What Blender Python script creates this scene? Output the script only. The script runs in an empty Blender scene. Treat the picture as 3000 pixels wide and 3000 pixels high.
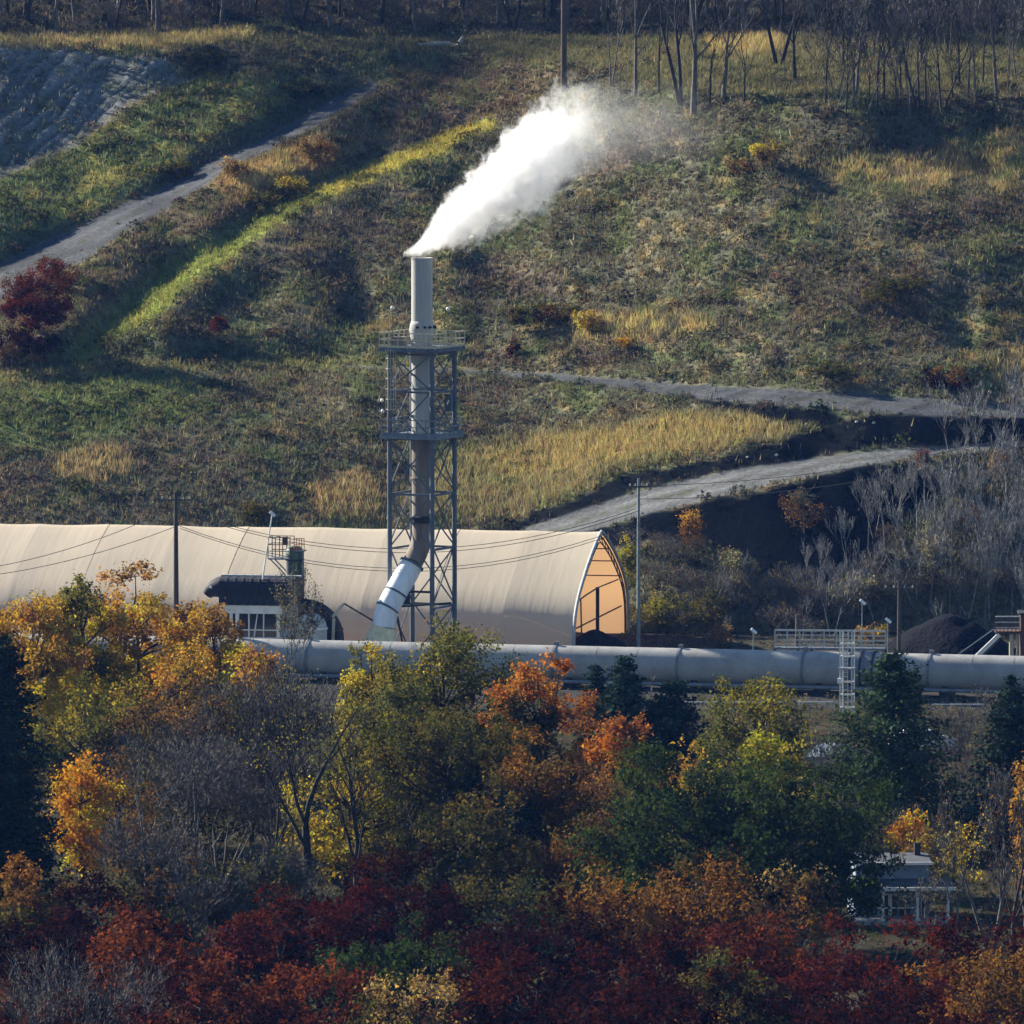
import bpy, math, random
import numpy as np
from mathutils import Vector

SC = bpy.context.scene
COL = SC.collection
R = math.radians

# ------------------------------------------------------------------ camera
F = 30000.0            # focal length in photo pixels (photo is 3000 x 3000)
H = 70.0               # camera height above the works yard
A0 = math.atan(2340.0 / F)
cam = bpy.data.cameras.new('camera')
cam_ob = bpy.data.objects.new('camera', cam)
COL.objects.link(cam_ob)
cam.sensor_width = 36.0
cam.lens = 36.0 * F / 3000.0
cam.clip_start = 1.0
cam.clip_end = 6000.0
cam_ob.location = (0, 0, H)
cam_ob.rotation_euler = (R(90) - A0, 0, 0)
SC.camera = cam_ob

# ------------------------------------------------------------------ sky, sun, exposure
SUN_EL, SUN_AZ = 27.0, -56.0      # azimuth from +Y (away from the camera), negative = left
w = bpy.data.worlds.new('World')
SC.world = w
w.use_nodes = True
nt = w.node_tree
nt.nodes.clear()
sky = nt.nodes.new('ShaderNodeTexSky')
sky.sky_type = 'NISHITA'
sky.sun_disc = False
sky.sun_elevation = R(SUN_EL)
sky.sun_rotation = R(SUN_AZ)
sky.air_density = 1.3
sky.dust_density = 0.2
sky.ozone_density = 5.0
bg = nt.nodes.new('ShaderNodeBackground')
bg.inputs['Strength'].default_value = 0.05
wo = nt.nodes.new('ShaderNodeOutputWorld')
nt.links.new(sky.outputs[0], bg.inputs[0])
nt.links.new(bg.outputs[0], wo.inputs[0])
sl = bpy.data.lights.new('sun', 'SUN')
sl.energy = 5.0
sl.angle = R(0.5)
sl.color = (1.0, 0.92, 0.78)
so = bpy.data.objects.new('sun', sl)
COL.objects.link(so)
sdir = Vector((math.sin(R(SUN_AZ)) * math.cos(R(SUN_EL)), math.cos(R(SUN_AZ)) * math.cos(R(SUN_EL)), math.sin(R(SUN_EL))))
so.rotation_euler = sdir.to_track_quat('Z', 'Y').to_euler()
so.location = (0, 600, 200)
SC.view_settings.view_transform = 'Standard'
SC.view_settings.look = 'None'
SC.view_settings.exposure = 1.3
SC.view_settings.gamma = 1.0
SC.view_settings.use_curve_mapping = False
SC.render.engine = 'CYCLES'
SC.cycles.use_denoising = True
SC.cycles.max_bounces = 12
SC.cycles.diffuse_bounces = 3
SC.cycles.glossy_bounces = 2
SC.cycles.transmission_bounces = 4
SC.cycles.volume_bounces = 10
SC.cycles.transparent_max_bounces = 6
SC.cycles.sample_clamp_indirect = 4.0
SC.cycles.use_light_tree = False

# ------------------------------------------------------------------ pixel helpers
def kv(v):
    return np.tan(A0 + np.arctan((np.asarray(v, float) - 1500.0) / F))

def at(u, v, y):
    """point on the ray of photo pixel (u, v) at distance y"""
    c, s = math.cos(A0), math.sin(A0)
    du, dv = (u - 1500.0) / F, (1500.0 - v) / F
    dx, dy, dz = du, c + dv * s, -s + dv * c
    t = y / dy
    return Vector((dx * t, y, H + dz * t))

def gy(v, z=0.0):
    """distance at which the ray row v meets height z"""
    return (H - z) / float(kv(v))

def rng_of(seed):
    return np.random.default_rng(seed)

# ------------------------------------------------------------------ mesh helpers
def mesh_np(name, V, Fc, C=None, smooth=False):
    V = np.ascontiguousarray(V, dtype=np.float32)
    Fc = np.ascontiguousarray(Fc, dtype=np.int32)
    n, k = Fc.shape
    me = bpy.data.meshes.new(name)
    me.vertices.add(len(V))
    me.vertices.foreach_set('co', V.ravel())
    me.loops.add(n * k)
    me.loops.foreach_set('vertex_index', Fc.ravel())
    me.polygons.add(n)
    me.polygons.foreach_set('loop_start', np.arange(0, n * k, k, dtype=np.int32))
    if smooth:
        me.polygons.foreach_set('use_smooth', np.ones(n, dtype=bool))
    me.update(calc_edges=True)
    if C is not None:
        a = me.color_attributes.new('Col', 'FLOAT_COLOR', 'POINT')
        C4 = np.ones((len(V), 4), np.float32)
        C4[:, :3] = C
        a.data.foreach_set('color', C4.ravel())
    return me

def link(name, data, parent=None, mat=None):
    o = bpy.data.objects.new(name, data)
    COL.objects.link(o)
    if parent is not None:
        o.parent = parent
    if mat is not None and data is not None and len(data.materials) == 0:
        data.materials.append(mat)
    return o

def tag(o, label=None, cat=None, group=None, kind=None):
    if label: o['label'] = label
    if cat: o['category'] = cat
    if group: o['group'] = group
    if kind: o['kind'] = kind
    return o

def empty(name, loc=(0, 0, 0), rz=0.0):
    o = bpy.data.objects.new(name, None)
    COL.objects.link(o)
    o.location = loc
    o.rotation_euler = (0, 0, rz)
    o.empty_display_size = 0.5
    return o

class MB:
    """collects simple solids and links them as one mesh"""
    def __init__(self):
        self.v, self.f = [], []
    def add(self, vs, fs):
        b = len(self.v)
        self.v += [tuple(p) for p in vs]
        self.f += [tuple(i + b for i in f) for f in fs]
        return self
    def box(self, c, s, rz=0.0, ry=0.0):
        x, y, z = s[0] / 2, s[1] / 2, s[2] / 2
        vs = []
        for dz in (-z, z):
            for dx, dy in ((-x, -y), (x, -y), (x, y), (-x, y)):
                px, py, pz = dx, dy, dz
                if ry:
                    px, pz = px * math.cos(ry) + pz * math.sin(ry), -px * math.sin(ry) + pz * math.cos(ry)
                if rz:
                    px, py = px * math.cos(rz) - py * math.sin(rz), px * math.sin(rz) + py * math.cos(rz)
                vs.append((c[0] + px, c[1] + py, c[2] + pz))
        return self.add(vs, [(3, 2, 1, 0), (4, 5, 6, 7), (0, 1, 5, 4), (1, 2, 6, 5), (2, 3, 7, 6), (3, 0, 4, 7)])
    def tube(self, pts, rad, n=8, cap=True):
        pts = [Vector(p) for p in pts]
        if not hasattr(rad, '__len__'):
            rad = [rad] * len(pts)
        vs, fs = [], []
        up = None
        for i, p in enumerate(pts):
            d = (pts[min(i + 1, len(pts) - 1)] - pts[max(i - 1, 0)]).normalized()
            if up is None:
                up = Vector((0, 0, 1)) if abs(d.z) < 0.9 else Vector((1, 0, 0))
            a = d.cross(up).normalized()
            b = a.cross(d).normalized()
            up = b
            for k in range(n):
                t = 2 * math.pi * k / n
                vs.append(p + (a * math.cos(t) + b * math.sin(t)) * rad[i])
        for i in range(len(pts) - 1):
            for k in range(n):
                k2 = (k + 1) % n
                fs.append((i * n + k, i * n + k2, (i + 1) * n + k2, (i + 1) * n + k))
        if cap:
            m = len(vs)
            e = (len(pts) - 1) * n
            vs += [vs[k].copy() for k in range(n)] + [vs[e + k].copy() for k in range(n)]
            fs.append(tuple(m + k for k in range(n - 1, -1, -1)))
            fs.append(tuple(m + n + k for k in range(n)))
        return self.add(vs, fs)
    def beam(self, p, q, wd, ht=None):
        """square bar from p to q"""
        p, q = Vector(p), Vector(q)
        ht = ht or wd
        d = (q - p).normalized()
        up = Vector((0, 0, 1)) if abs(d.z) < 0.95 else Vector((1, 0, 0))
        a = d.cross(up).normalized() * wd / 2
        b = a.cross(d).normalized() * ht / 2
        vs = [p - a - b, p + a - b, p + a + b, p - a + b, q - a - b, q + a - b, q + a + b, q - a + b]
        return self.add(vs, [(3, 2, 1, 0), (4, 5, 6, 7), (0, 1, 5, 4), (1, 2, 6, 5), (2, 3, 7, 6), (3, 0, 4, 7)])
    def lathe(self, prof, n=20, c=(0, 0, 0)):
        vs, fs = [], []
        for (r, z) in prof:
            for k in range(n):
                t = 2 * math.pi * k / n
                vs.append((c[0] + r * math.cos(t), c[1] + r * math.sin(t), c[2] + z))
        for i in range(len(prof) - 1):
            for k in range(n):
                k2 = (k + 1) % n
                fs.append((i * n + k, i * n + k2, (i + 1) * n + k2, (i + 1) * n + k))
        fs.append(tuple(range(n - 1, -1, -1)))
        fs.append(tuple((len(prof) - 1) * n + k for k in range(n)))
        return self.add(vs, fs)
    def build(self, name, mat, parent=None, smooth=False):
        me = bpy.data.meshes.new(name)
        me.from_pydata(self.v, [], self.f)
        if smooth:
            me.polygons.foreach_set('use_smooth', [len(p.vertices) == 4 for p in me.polygons])
        me.update()
        return link(name, me, parent, mat)

# ------------------------------------------------------------------ materials
M = {}
def mat(name, col, rough=0.7, var=0.25, scale=1.5, metal=0.0, col2=None, streak=False, bump=0.0, bscale=8.0, spec=0.3):
    m = bpy.data.materials.new(name)
    m.use_nodes = True
    t = m.node_tree
    p = t.nodes['Principled BSDF']
    p.inputs['Roughness'].default_value = rough
    p.inputs['Metallic'].default_value = metal
    p.inputs['Specular IOR Level'].default_value = spec
    tc = t.nodes.new('ShaderNodeTexCoord')
    mp = t.nodes.new('ShaderNodeMapping')
    t.links.new(tc.outputs['Object'], mp.inputs[0])
    if streak:
        mp.inputs['Scale'].default_value = (1, 1, 0.12)
    nz = t.nodes.new('ShaderNodeTexNoise')
    nz.inputs['Scale'].default_value = scale
    nz.inputs['Detail'].default_value = 5.0
    nz.inputs['Roughness'].default_value = 0.65
    t.links.new(mp.outputs[0], nz.inputs['Vector'])
    mx = t.nodes.new('ShaderNodeMix')
    mx.data_type = 'RGBA'
    c2 = col2 or tuple(c * (1 - var) for c in col)
    c1 = col if col2 else tuple(min(1.0, c * (1 + var * 0.6)) for c in col)
    mx.inputs['A'].default_value = (*c1, 1)
    mx.inputs['B'].default_value = (*c2, 1)
    rp = t.nodes.new('ShaderNodeValToRGB')
    rp.color_ramp.elements[0].position = 0.35
    rp.color_ramp.elements[1].position = 0.68
    t.links.new(nz.outputs['Fac'], rp.inputs[0])
    t.links.new(rp.outputs[0], mx.inputs['Factor'])
    t.links.new(mx.outputs['Result'], p.inputs['Base Color'])
    if bump:
        n2 = t.nodes.new('ShaderNodeTexNoise')
        n2.inputs['Scale'].default_value = bscale
        n2.inputs['Detail'].default_value = 4
        t.links.new(tc.outputs['Object'], n2.inputs['Vector'])
        bp = t.nodes.new('ShaderNodeBump')
        bp.inputs['Strength'].default_value = bump
        bp.inputs['Distance'].default_value = 0.3
        t.links.new(n2.outputs['Fac'], bp.inputs['Height'])
        t.links.new(bp.outputs[0], p.inputs['Normal'])
    M[name] = m
    return m

def leaf_mat(name, trans=0.45, tint=(1.0, 0.9, 0.55)):
    m = bpy.data.materials.new(name)
    m.use_nodes = True
    t = m.node_tree
    t.nodes.clear()
    out = t.nodes.new('ShaderNodeOutputMaterial')
    at_ = t.nodes.new('ShaderNodeAttribute')
    at_.attribute_name = 'Col'
    oi = t.nodes.new('ShaderNodeObjectInfo')
    mu = t.nodes.new('ShaderNodeMix'); mu.data_type = 'RGBA'; mu.blend_type = 'MULTIPLY'
    mu.inputs['Factor'].default_value = 1.0
    t.links.new(at_.outputs['Color'], mu.inputs['A'])
    t.links.new(oi.outputs['Color'], mu.inputs['B'])
    d = t.nodes.new('ShaderNodeBsdfDiffuse')
    tr = t.nodes.new('ShaderNodeBsdfTranslucent')
    m2 = t.nodes.new('ShaderNodeMix'); m2.data_type = 'RGBA'; m2.blend_type = 'MULTIPLY'
    m2.inputs['Factor'].default_value = 1.0
    m2.inputs['B'].default_value = (*tint, 1)
    t.links.new(mu.outputs['Result'], d.inputs['Color'])
    t.links.new(mu.outputs['Result'], m2.inputs['A'])
    t.links.new(m2.outputs['Result'], tr.inputs['Color'])
    mx = t.nodes.new('ShaderNodeMixShader')
    mx.inputs[0].default_value = trans
    t.links.new(d.outputs[0], mx.inputs[1])
    t.links.new(tr.outputs[0], mx.inputs[2])
    t.links.new(mx.outputs[0], out.inputs['Surface'])
    M[name] = m
    return m

leaf_mat('leaf', 0.47)
leaf_mat('needle', 0.15)
leaf_mat('herb', 0.35, (1, 0.95, 0.7))
mat('bark', (0.13, 0.12, 0.11), 0.95, 0.4, 2.0, bump=0.4)
mat('bark_grey', (0.25, 0.245, 0.235), 0.95, 0.4, 1.5)
mat('bark_dark', (0.035, 0.032, 0.03), 0.95, 0.4, 2.0)
mat('stack_paint', (0.40, 0.40, 0.385), 0.75, 0.22, 1.2, streak=True)
mat('stack_rust', (0.25, 0.225, 0.195), 0.8, 0.4, 1.6, col2=(0.15, 0.115, 0.09), streak=True)
mat('galv', (0.19, 0.22, 0.25), 0.6, 0.3, 2.5, metal=0.2)
mat('tower_steel', (0.11, 0.135, 0.165), 0.65, 0.35, 1.5, streak=True)
mat('dark_steel', (0.03, 0.032, 0.038), 0.7, 0.4, 2.0)
mat('rail_cream', (0.55, 0.50, 0.36), 0.6, 0.2, 3.0)
mat('rail_orange', (0.8, 0.25, 0.06), 0.6, 0.2, 3.0)
mat('duct_white', (0.80, 0.85, 0.92), 0.5, 0.2, 1.2, streak=True)
mat('duct_cream', (0.78, 0.70, 0.46), 0.7, 0.25, 1.5)
mat('white_paint', (0.75, 0.74, 0.70), 0.6, 0.15, 2.0)
mat('grey_paint', (0.42, 0.44, 0.44), 0.6, 0.2, 2.0)
mat('lamp_white', (0.85, 0.86, 0.88), 0.4, 0.05, 3.0)
mat('pipe_paint', (0.42, 0.415, 0.395), 0.5, 0.25, 0.7, col2=(0.29, 0.28, 0.26), bump=0.05)
mat('pipe_band', (0.20, 0.21, 0.23), 0.6, 0.3, 2.0)
mat('roof_black', (0.018, 0.02, 0.03), 0.7, 0.4, 1.2)
mat('pane', (0.025, 0.03, 0.035), 0.12, 0.3, 2.0, spec=0.5)
mat('column_green', (0.09, 0.14, 0.115), 0.6, 0.3, 1.2, streak=True)
mat('rust_brown', (0.11, 0.06, 0.045), 0.8, 0.4, 2.0)
mat('coal', (0.008, 0.009, 0.012), 0.95, 0.4, 1.2, bump=0.6, bscale=3, spec=0.05)
mat('concrete', (0.36, 0.35, 0.33), 0.9, 0.25, 1.0, bump=0.1)
mat('wood_pole', (0.085, 0.07, 0.058), 0.9, 0.35, 3.0, streak=True)
mat('pole_steel', (0.20, 0.25, 0.27), 0.6, 0.25, 3.0)
mat('wire', (0.06, 0.06, 0.06), 0.6, 0.1, 3.0)
mat('stone', (0.40, 0.40, 0.39), 0.9, 0.3, 2.0, bump=0.3)
mat('log', (0.40, 0.38, 0.35), 0.9, 0.3, 2.0, bump=0.3)
mat('house_siding', (0.22, 0.28, 0.36), 0.8, 0.15, 2.0)
mat('house_roof', (0.085, 0.095, 0.11), 0.9, 0.3, 2.0)
mat('tyre', (0.02, 0.02, 0.02), 0.9, 0.1)
mat('car_white', (0.75, 0.76, 0.78), 0.35, 0.05, spec=0.5)
mat('car_blue', (0.28, 0.36, 0.45), 0.35, 0.05, spec=0.5)

def fabric():
    m = bpy.data.materials.new('fabric')
    m.use_nodes = True
    t = m.node_tree
    t.nodes.clear()
    out = t.nodes.new('ShaderNodeOutputMaterial')
    tc = t.nodes.new('ShaderNodeTexCoord')
    mp = t.nodes.new('ShaderNodeMapping')
    mp.inputs['Scale'].default_value = (1.0, 0.25, 0.25)
    nz = t.nodes.new('ShaderNodeTexNoise')
    nz.inputs['Scale'].default_value = 0.5
    nz.inputs['Detail'].default_value = 5
    t.links.new(tc.outputs['Object'], mp.inputs[0])
    t.links.new(mp.outputs[0], nz.inputs['Vector'])
    mx = t.nodes.new('ShaderNodeMix'); mx.data_type = 'RGBA'
    mx.inputs['A'].default_value = (0.86, 0.765, 0.60, 1)
    mx.inputs['B'].default_value = (0.75, 0.66, 0.51, 1)
    t.links.new(nz.outputs['Fac'], mx.inputs['Factor'])
    d = t.nodes.new('ShaderNodeBsdfDiffuse')
    tr = t.nodes.new('ShaderNodeBsdfTranslucent')
    tr.inputs['Color'].default_value = (0.88, 0.52, 0.25, 1)
    t.links.new(mx.outputs['Result'], d.inputs['Color'])
    wz = t.nodes.new('ShaderNodeTexNoise')
    wz.inputs['Scale'].default_value = 1.1
    wz.inputs['Detail'].default_value = 3
    mp2 = t.nodes.new('ShaderNodeMapping')
    mp2.inputs['Scale'].default_value = (1.6, 0.12, 0.2)
    t.links.new(tc.outputs['Object'], mp2.inputs[0])
    t.links.new(mp2.outputs[0], wz.inputs['Vector'])
    bp = t.nodes.new('ShaderNodeBump')
    bp.inputs['Strength'].default_value = 0.10
    bp.inputs['Distance'].default_value = 0.25
    t.links.new(wz.outputs['Fac'], bp.inputs['Height'])
    t.links.new(bp.outputs[0], d.inputs['Normal'])
    ms = t.nodes.new('ShaderNodeMixShader')
    ms.inputs[0].default_value = 0.36
    t.links.new(d.outputs[0], ms.inputs[1])
    t.links.new(tr.outputs[0], ms.inputs[2])
    t.links.new(ms.outputs[0], out.inputs['Surface'])
    M['fabric'] = m
fabric()

def ground_mat(name, rough=0.95, nscale=2.5, namp=0.45):
    """base colour from the painted soil/plant map, broken up by noise and a bump"""
    m = bpy.data.materials.new(name)
    m.use_nodes = True
    t = m.node_tree
    p = t.nodes['Principled BSDF']
    p.inputs['Roughness'].default_value = rough
    p.inputs['Specular IOR Level'].default_value = 0.0
    a = t.nodes.new('ShaderNodeAttribute'); a.attribute_name = 'Col'
    tc = t.nodes.new('ShaderNodeTexCoord')
    nz = t.nodes.new('ShaderNodeTexNoise')
    nz.inputs['Scale'].default_value = nscale
    nz.inputs['Detail'].default_value = 6
    nz.inputs['Roughness'].default_value = 0.7
    t.links.new(tc.outputs['Object'], nz.inputs['Vector'])
    mr = t.nodes.new('ShaderNodeMapRange')
    mr.inputs['From Min'].default_value = 0.3
    mr.inputs['From Max'].default_value = 0.7
    mr.inputs['To Min'].default_value = 1 - namp
    mr.inputs['To Max'].default_value = 1 + namp
    t.links.new(nz.outputs['Fac'], mr.inputs[0])
    mu = t.nodes.new('ShaderNodeVectorMath'); mu.operation = 'SCALE'
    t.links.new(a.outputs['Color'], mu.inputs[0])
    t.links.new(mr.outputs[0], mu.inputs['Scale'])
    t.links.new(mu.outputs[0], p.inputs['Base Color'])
    bp = t.nodes.new('ShaderNodeBump')
    bp.inputs['Strength'].default_value = 0.5
    bp.inputs['Distance'].default_value = 0.25
    t.links.new(nz.outputs['Fac'], bp.inputs['Height'])
    t.links.new(bp.outputs[0], p.inputs['Normal'])
    M[name] = m
ground_mat('soil')
ground_mat('yard_soil', nscale=0.8)

# ------------------------------------------------------------------ noise
def vnoise(x, y, seed=0):
    xi, yi = np.floor(x).astype(np.int64), np.floor(y).astype(np.int64)
    fx, fy = x - xi, y - yi
    fx, fy = fx * fx * (3 - 2 * fx), fy * fy * (3 - 2 * fy)
    def h(a, b):
        n = (a * 374761393 + b * 668265263 + seed * 1442695041) & 0x7fffffff
        n = ((n ^ (n >> 13)) * 1274126177) & 0x7fffffff
        return ((n ^ (n >> 16)) & 0xffff) / 65535.0
    return (h(xi, yi) * (1 - fx) + h(xi + 1, yi) * fx) * (1 - fy) + (h(xi, yi + 1) * (1 - fx) + h(xi + 1, yi + 1) * fx) * fy

def fbm(x, y, seed=0, oct=4):
    s, a, t = 0.0, 0.5, 0.0
    for i in range(oct):
        s = s + a * vnoise(x * 2 ** i + 17.3 * i, y * 2 ** i + 9.1 * i, seed + i)
        t += a
        a *= 0.55
    return s / t

# ------------------------------------------------------------------ hillside: slope and plant cover follow the photograph's banks and terraces
US = np.arange(-1200, 4201, 10.0)
VS = np.arange(1850, -601, -6.0)
UU, VV = np.meshgrid(US, VS)
WU = UU + 60 * (fbm(UU / 130, VV / 90, 71) - 0.5)      # wobbled coordinates so edges are ragged
WV = VV + 46 * (fbm(UU / 110, VV / 70, 72) - 0.5) + 16 * (fbm(UU / 30, VV / 22, 73) - 0.5)
sm = lambda t: t * t * (3 - 2 * t)
def dist_seg(px, py, a, b):
    ax, ay = a; bx, by = b
    dx, dy = bx - ax, by - ay
    t = np.clip(((px - ax) * dx + (py - ay) * dy) / (dx * dx + dy * dy + 1e-9), 0, 1)
    return np.hypot(px - ax - t * dx, py - ay - t * dy), t
def poly(pts, soft=16, ragged=True):
    px, py = (WU, WV) if ragged else (UU, VV)
    ins = np.zeros(px.shape, bool)
    dm = np.full(px.shape, 1e9)
    for i in range(len(pts)):
        a, b = pts[i], pts[(i + 1) % len(pts)]
        d, _ = dist_seg(px, py, a, b)
        dm = np.minimum(dm, d)
        c = ((a[1] > py) != (b[1] > py))
        xi = (b[0] - a[0]) * (py - a[1]) / (b[1] - a[1] + 1e-9) + a[0]
        ins ^= (c & (px < xi))
    return sm(np.clip(0.5 + np.where(ins, dm, -dm) / (2 * soft), 0, 1))
def line(pts, hw, soft=8, ragged=0.35):
    px, py = UU * (1 - ragged) + WU * ragged, VV * (1 - ragged) + WV * ragged
    best = np.full(px.shape, 0.0)
    if not hasattr(hw, '__len__'):
        hw = [hw] * len(pts)
    for i in range(len(pts) - 1):
        d, t = dist_seg(px, py, pts[i], pts[i + 1])
        r = hw[i] * (1 - t) + hw[i + 1] * t
        best = np.maximum(best, np.clip(0.5 + (r - d) / (2 * soft), 0, 1))
    return sm(best)

road_low = ([(1480, 1605), (1600, 1560), (1750, 1510), (1950, 1455), (2150, 1408), (2350, 1372), (2550, 1342), (2700, 1324), (2860, 1312), (3100, 1300), (4300, 1290)],
            [30, 32, 34, 34, 32, 26, 20, 14, 10, 9, 9])
road_up = ([(1000, 1076), (1400, 1090), (1650, 1108), (1900, 1135), (2100, 1150), (2300, 1163), (2500, 1178), (2700, 1192), (2850, 1200), (3100, 1204), (4300, 1210)],
           [4, 8, 11, 16, 19, 23, 26, 25, 20, 15, 15])
road_left = ([(-1300, 1300), (-300, 960), (0, 832), (110, 770), (240, 712), (400, 618), (520, 560), (640, 492), (800, 412), (1000, 300), (1085, 256)],
             [48, 48, 46, 50, 46, 36, 27, 20, 21, 21, 12])
m_rlow, m_rup, m_rleft = line(*road_low, soft=5, ragged=0.2), line(*road_up, soft=6, ragged=0.25), line(*road_left, soft=6, ragged=0.25)
def offs(pts, hw):
    px, py = UU * 0.8 + WU * 0.2, VV * 0.8 + WV * 0.2
    q = np.full(px.shape, 9.0)
    for i in range(len(pts) - 1):
        d, t = dist_seg(px, py, pts[i], pts[i + 1])
        q = np.minimum(q, d / (hw[i] * (1 - t) + hw[i + 1] * t))
    return q
m_track = line([(-1300, 1100), (0, 512), (200, 428), (350, 318), (440, 262), (560, 225)], [16, 12, 11, 9, 9, 6], 6)
m_strip = line([(250, 1010), (350, 945), (480, 840), (600, 755), (850, 605), (1050, 525), (1250, 445), (1440, 365)], [52, 50, 48, 40, 28, 24, 26, 18], 14, 0.8)
m_strip_hi = line([(900, 580), (1050, 525), (1250, 445), (1440, 365)], [14, 22, 26, 16], 12, 0.8)
m_above_strip = line([(180, 1010), (330, 900), (470, 790), (640, 690), (860, 545), (1040, 470), (1200, 400)], [44, 36, 30, 26, 20, 18, 8], 12, 0.9)
m_bank_left = line([(-1300, 1190), (0, 780), (120, 705), (300, 640), (440, 560), (560, 500), (640, 440), (780, 375), (900, 315), (1010, 265)], [24, 20, 20, 22, 28, 26, 40, 44, 34, 14], 12, 0.8)
m_erode = poly([(-1300, 120), (0, 142), (150, 150), (330, 165), (540, 190), (470, 240), (330, 330), (200, 420), (0, 500), (-1300, 1080)], 12)
m_hollow = poly([(470, 150), (560, 128), (690, 140), (700, 190), (640, 215), (540, 185)], 12)
m_bank_low = poly([(1560, 1570), (1760, 1545), (1960, 1490), (2160, 1445), (2350, 1405), (2560, 1368), (2720, 1345), (2740, 1420), (2640, 1530), (2560, 1640), (2440, 1720), (2260, 1690), (2100, 1600), (1960, 1570), (1830, 1600), (1700, 1640)], 10)
m_bank_mid = poly([(1480, 1560), (1600, 1480), (1760, 1420), (1960, 1365), (2160, 1322), (2330, 1285), (2440, 1245), (2560, 1225), (2860, 1222), (4300, 1230), (4300, 1275), (2860, 1292), (2700, 1304), (2550, 1318), (2350, 1345), (2150, 1376), (1950, 1420), (1750, 1476), (1600, 1528)], 8)
m_bank_up = poly([(1960, 1160), (2100, 1172), (2300, 1188), (2440, 1205), (2475, 1230), (2440, 1252), (2330, 1248), (2200, 1215), (2060, 1190)], 8)
m_crest = poly([(1150, 1490), (1300, 1330), (1500, 1290), (1900, 1230), (2150, 1215), (2330, 1255), (2420, 1262), (2320, 1282), (2100, 1320), (1900, 1365), (1700, 1430), (1540, 1500), (1400, 1530)], 24)
m_crest_hi = poly([(1400, 1335), (1700, 1275), (1950, 1232), (2150, 1228), (2330, 1262), (2150, 1305), (1900, 1340), (1650, 1390), (1480, 1400)], 22)
m_terr = line([(-1300, 1110), (0, 1110), (250, 1082), (500, 1070), (900, 1068), (1200, 1076), (1420, 1088)], 17, 14, 0.7)
m_green = poly([(-1300, 1130), (0, 1140), (250, 1105), (520, 1095), (640, 1130), (600, 1230), (420, 1270), (200, 1310), (0, 1330), (-1300, 1330)], 45)
m_slope_l = poly([(-1300, 1100), (-300, 880), (0, 520), (210, 440), (380, 330), (560, 235), (700, 225), (900, 260), (820, 340), (640, 430), (540, 500), (380, 600), (100, 720), (0, 790), (-1300, 1160)], 24)
m_brown_l = poly([(0, 880), (260, 740), (420, 640), (560, 570), (700, 480), (860, 420), (1040, 310), (1180, 200), (1500, 130), (1660, 210), (1500, 330), (1250, 400), (1040, 470), (830, 560), (600, 700), (460, 800), (300, 930), (160, 1010), (0, 1030)], 28)
m_reed = poly([(640, 545), (820, 440), (930, 400), (960, 470), (900, 520), (800, 560), (700, 590)], 26)
m_plateau = poly([(-1300, 108), (0, 118), (300, 112), (600, 92), (760, 84), (1000, 108), (1300, 108), (1700, 110), (2100, 112), (2300, 110), (2600, 118), (3000, 112), (4300, 112), (4300, 250), (3000, 255), (2700, 270), (2300, 285), (2080, 285), (1900, 250), (1700, 190), (1300, 150), (1000, 150), (700, 135), (400, 146), (0, 142), (-1300, 138)], 14)
m_gold = poly([(-1300, 112), (0, 122), (300, 112), (600, 92), (760, 86), (720, 118), (400, 145), (0, 140), (-1300, 135)], 9)
m_goldr = poly([(2060, 118), (2280, 112), (2300, 150), (2200, 170), (2080, 165)], 14)
m_brow_dark = poly([(1990, 300), (2300, 330), (2560, 330), (2700, 300), (3000, 285), (4300, 280), (4300, 380), (3000, 385), (2760, 385), (2500, 470), (2350, 470), (2420, 400), (2100, 350)], 18)
m_wood = poly([(-1300, 95), (0, 100), (350, 100), (600, 74), (800, 64), (1050, 84), (1300, 92), (1650, 98), (2300, 100), (3000, 100), (4300, 100), (4300, -700), (-1300, -700)], 9)
m_right_brush = poly([(1780, 1640), (1960, 1580), (2100, 1610), (2260, 1700), (2440, 1730), (2640, 1540), (2760, 1320), (3000, 1300), (4300, 1300), (4300, 1900), (1780, 1900)], 20)
m_tan_b1 = poly([(150, 1340), (330, 1310), (390, 1370), (300, 1420), (170, 1400)], 26)
m_tan_b2 = poly([(900, 1440), (1060, 1380), (1120, 1450), (1100, 1530), (930, 1520)], 26)
m_tan_b3 = poly([(2350, 470), (2700, 440), (3000, 420), (3100, 520), (2750, 560), (2450, 540)], 40)
m_tan_b4 = poly([(2850, 1060), (3050, 1030), (3100, 1120), (2950, 1150)], 24)
m_tan_b5 = poly([(1650, 940), (2000, 900), (2160, 960), (1900, 1010), (1700, 1000)], 26)

m_lower = poly([(-1300, 1112), (0, 1108), (250, 1080), (500, 1068), (900, 1064), (1200, 1074), (1420, 1090), (1900, 1150), (2100, 1200), (2330, 1262), (2000, 1350), (1600, 1500), (1500, 1600), (-1300, 1620)], 14)
m_trough = line([(-200, 1075), (60, 1050), (260, 1025), (420, 1020), (700, 1030), (1000, 1042)], [30, 30, 34, 26, 20, 10], 14, 0.8)
S = 22 + 9 * (fbm(UU / 260, VV / 110, 5) - 0.5) * 2
def setS(mask, val, amt=1.0):
    global S
    S = S * (1 - mask * amt) + val * mask * amt
humps = fbm(UU / 150, VV / 40, 31, 3)
S = S + np.where(VV < 1700, (humps - 0.5) * 50, 0)             # hummocks: lit tops, shaded fronts
setS(m_lower, np.interp(VV, [1080, 1180, 1300, 1560], [9, 15, 21, 29]) + (humps - 0.5) * 12)
setS(m_trough, 38)
setS(m_slope_l, 23 + (humps - 0.5) * 30)
setS(m_plateau, 7 + (humps - 0.5) * 6)
setS(m_wood, 17)
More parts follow.
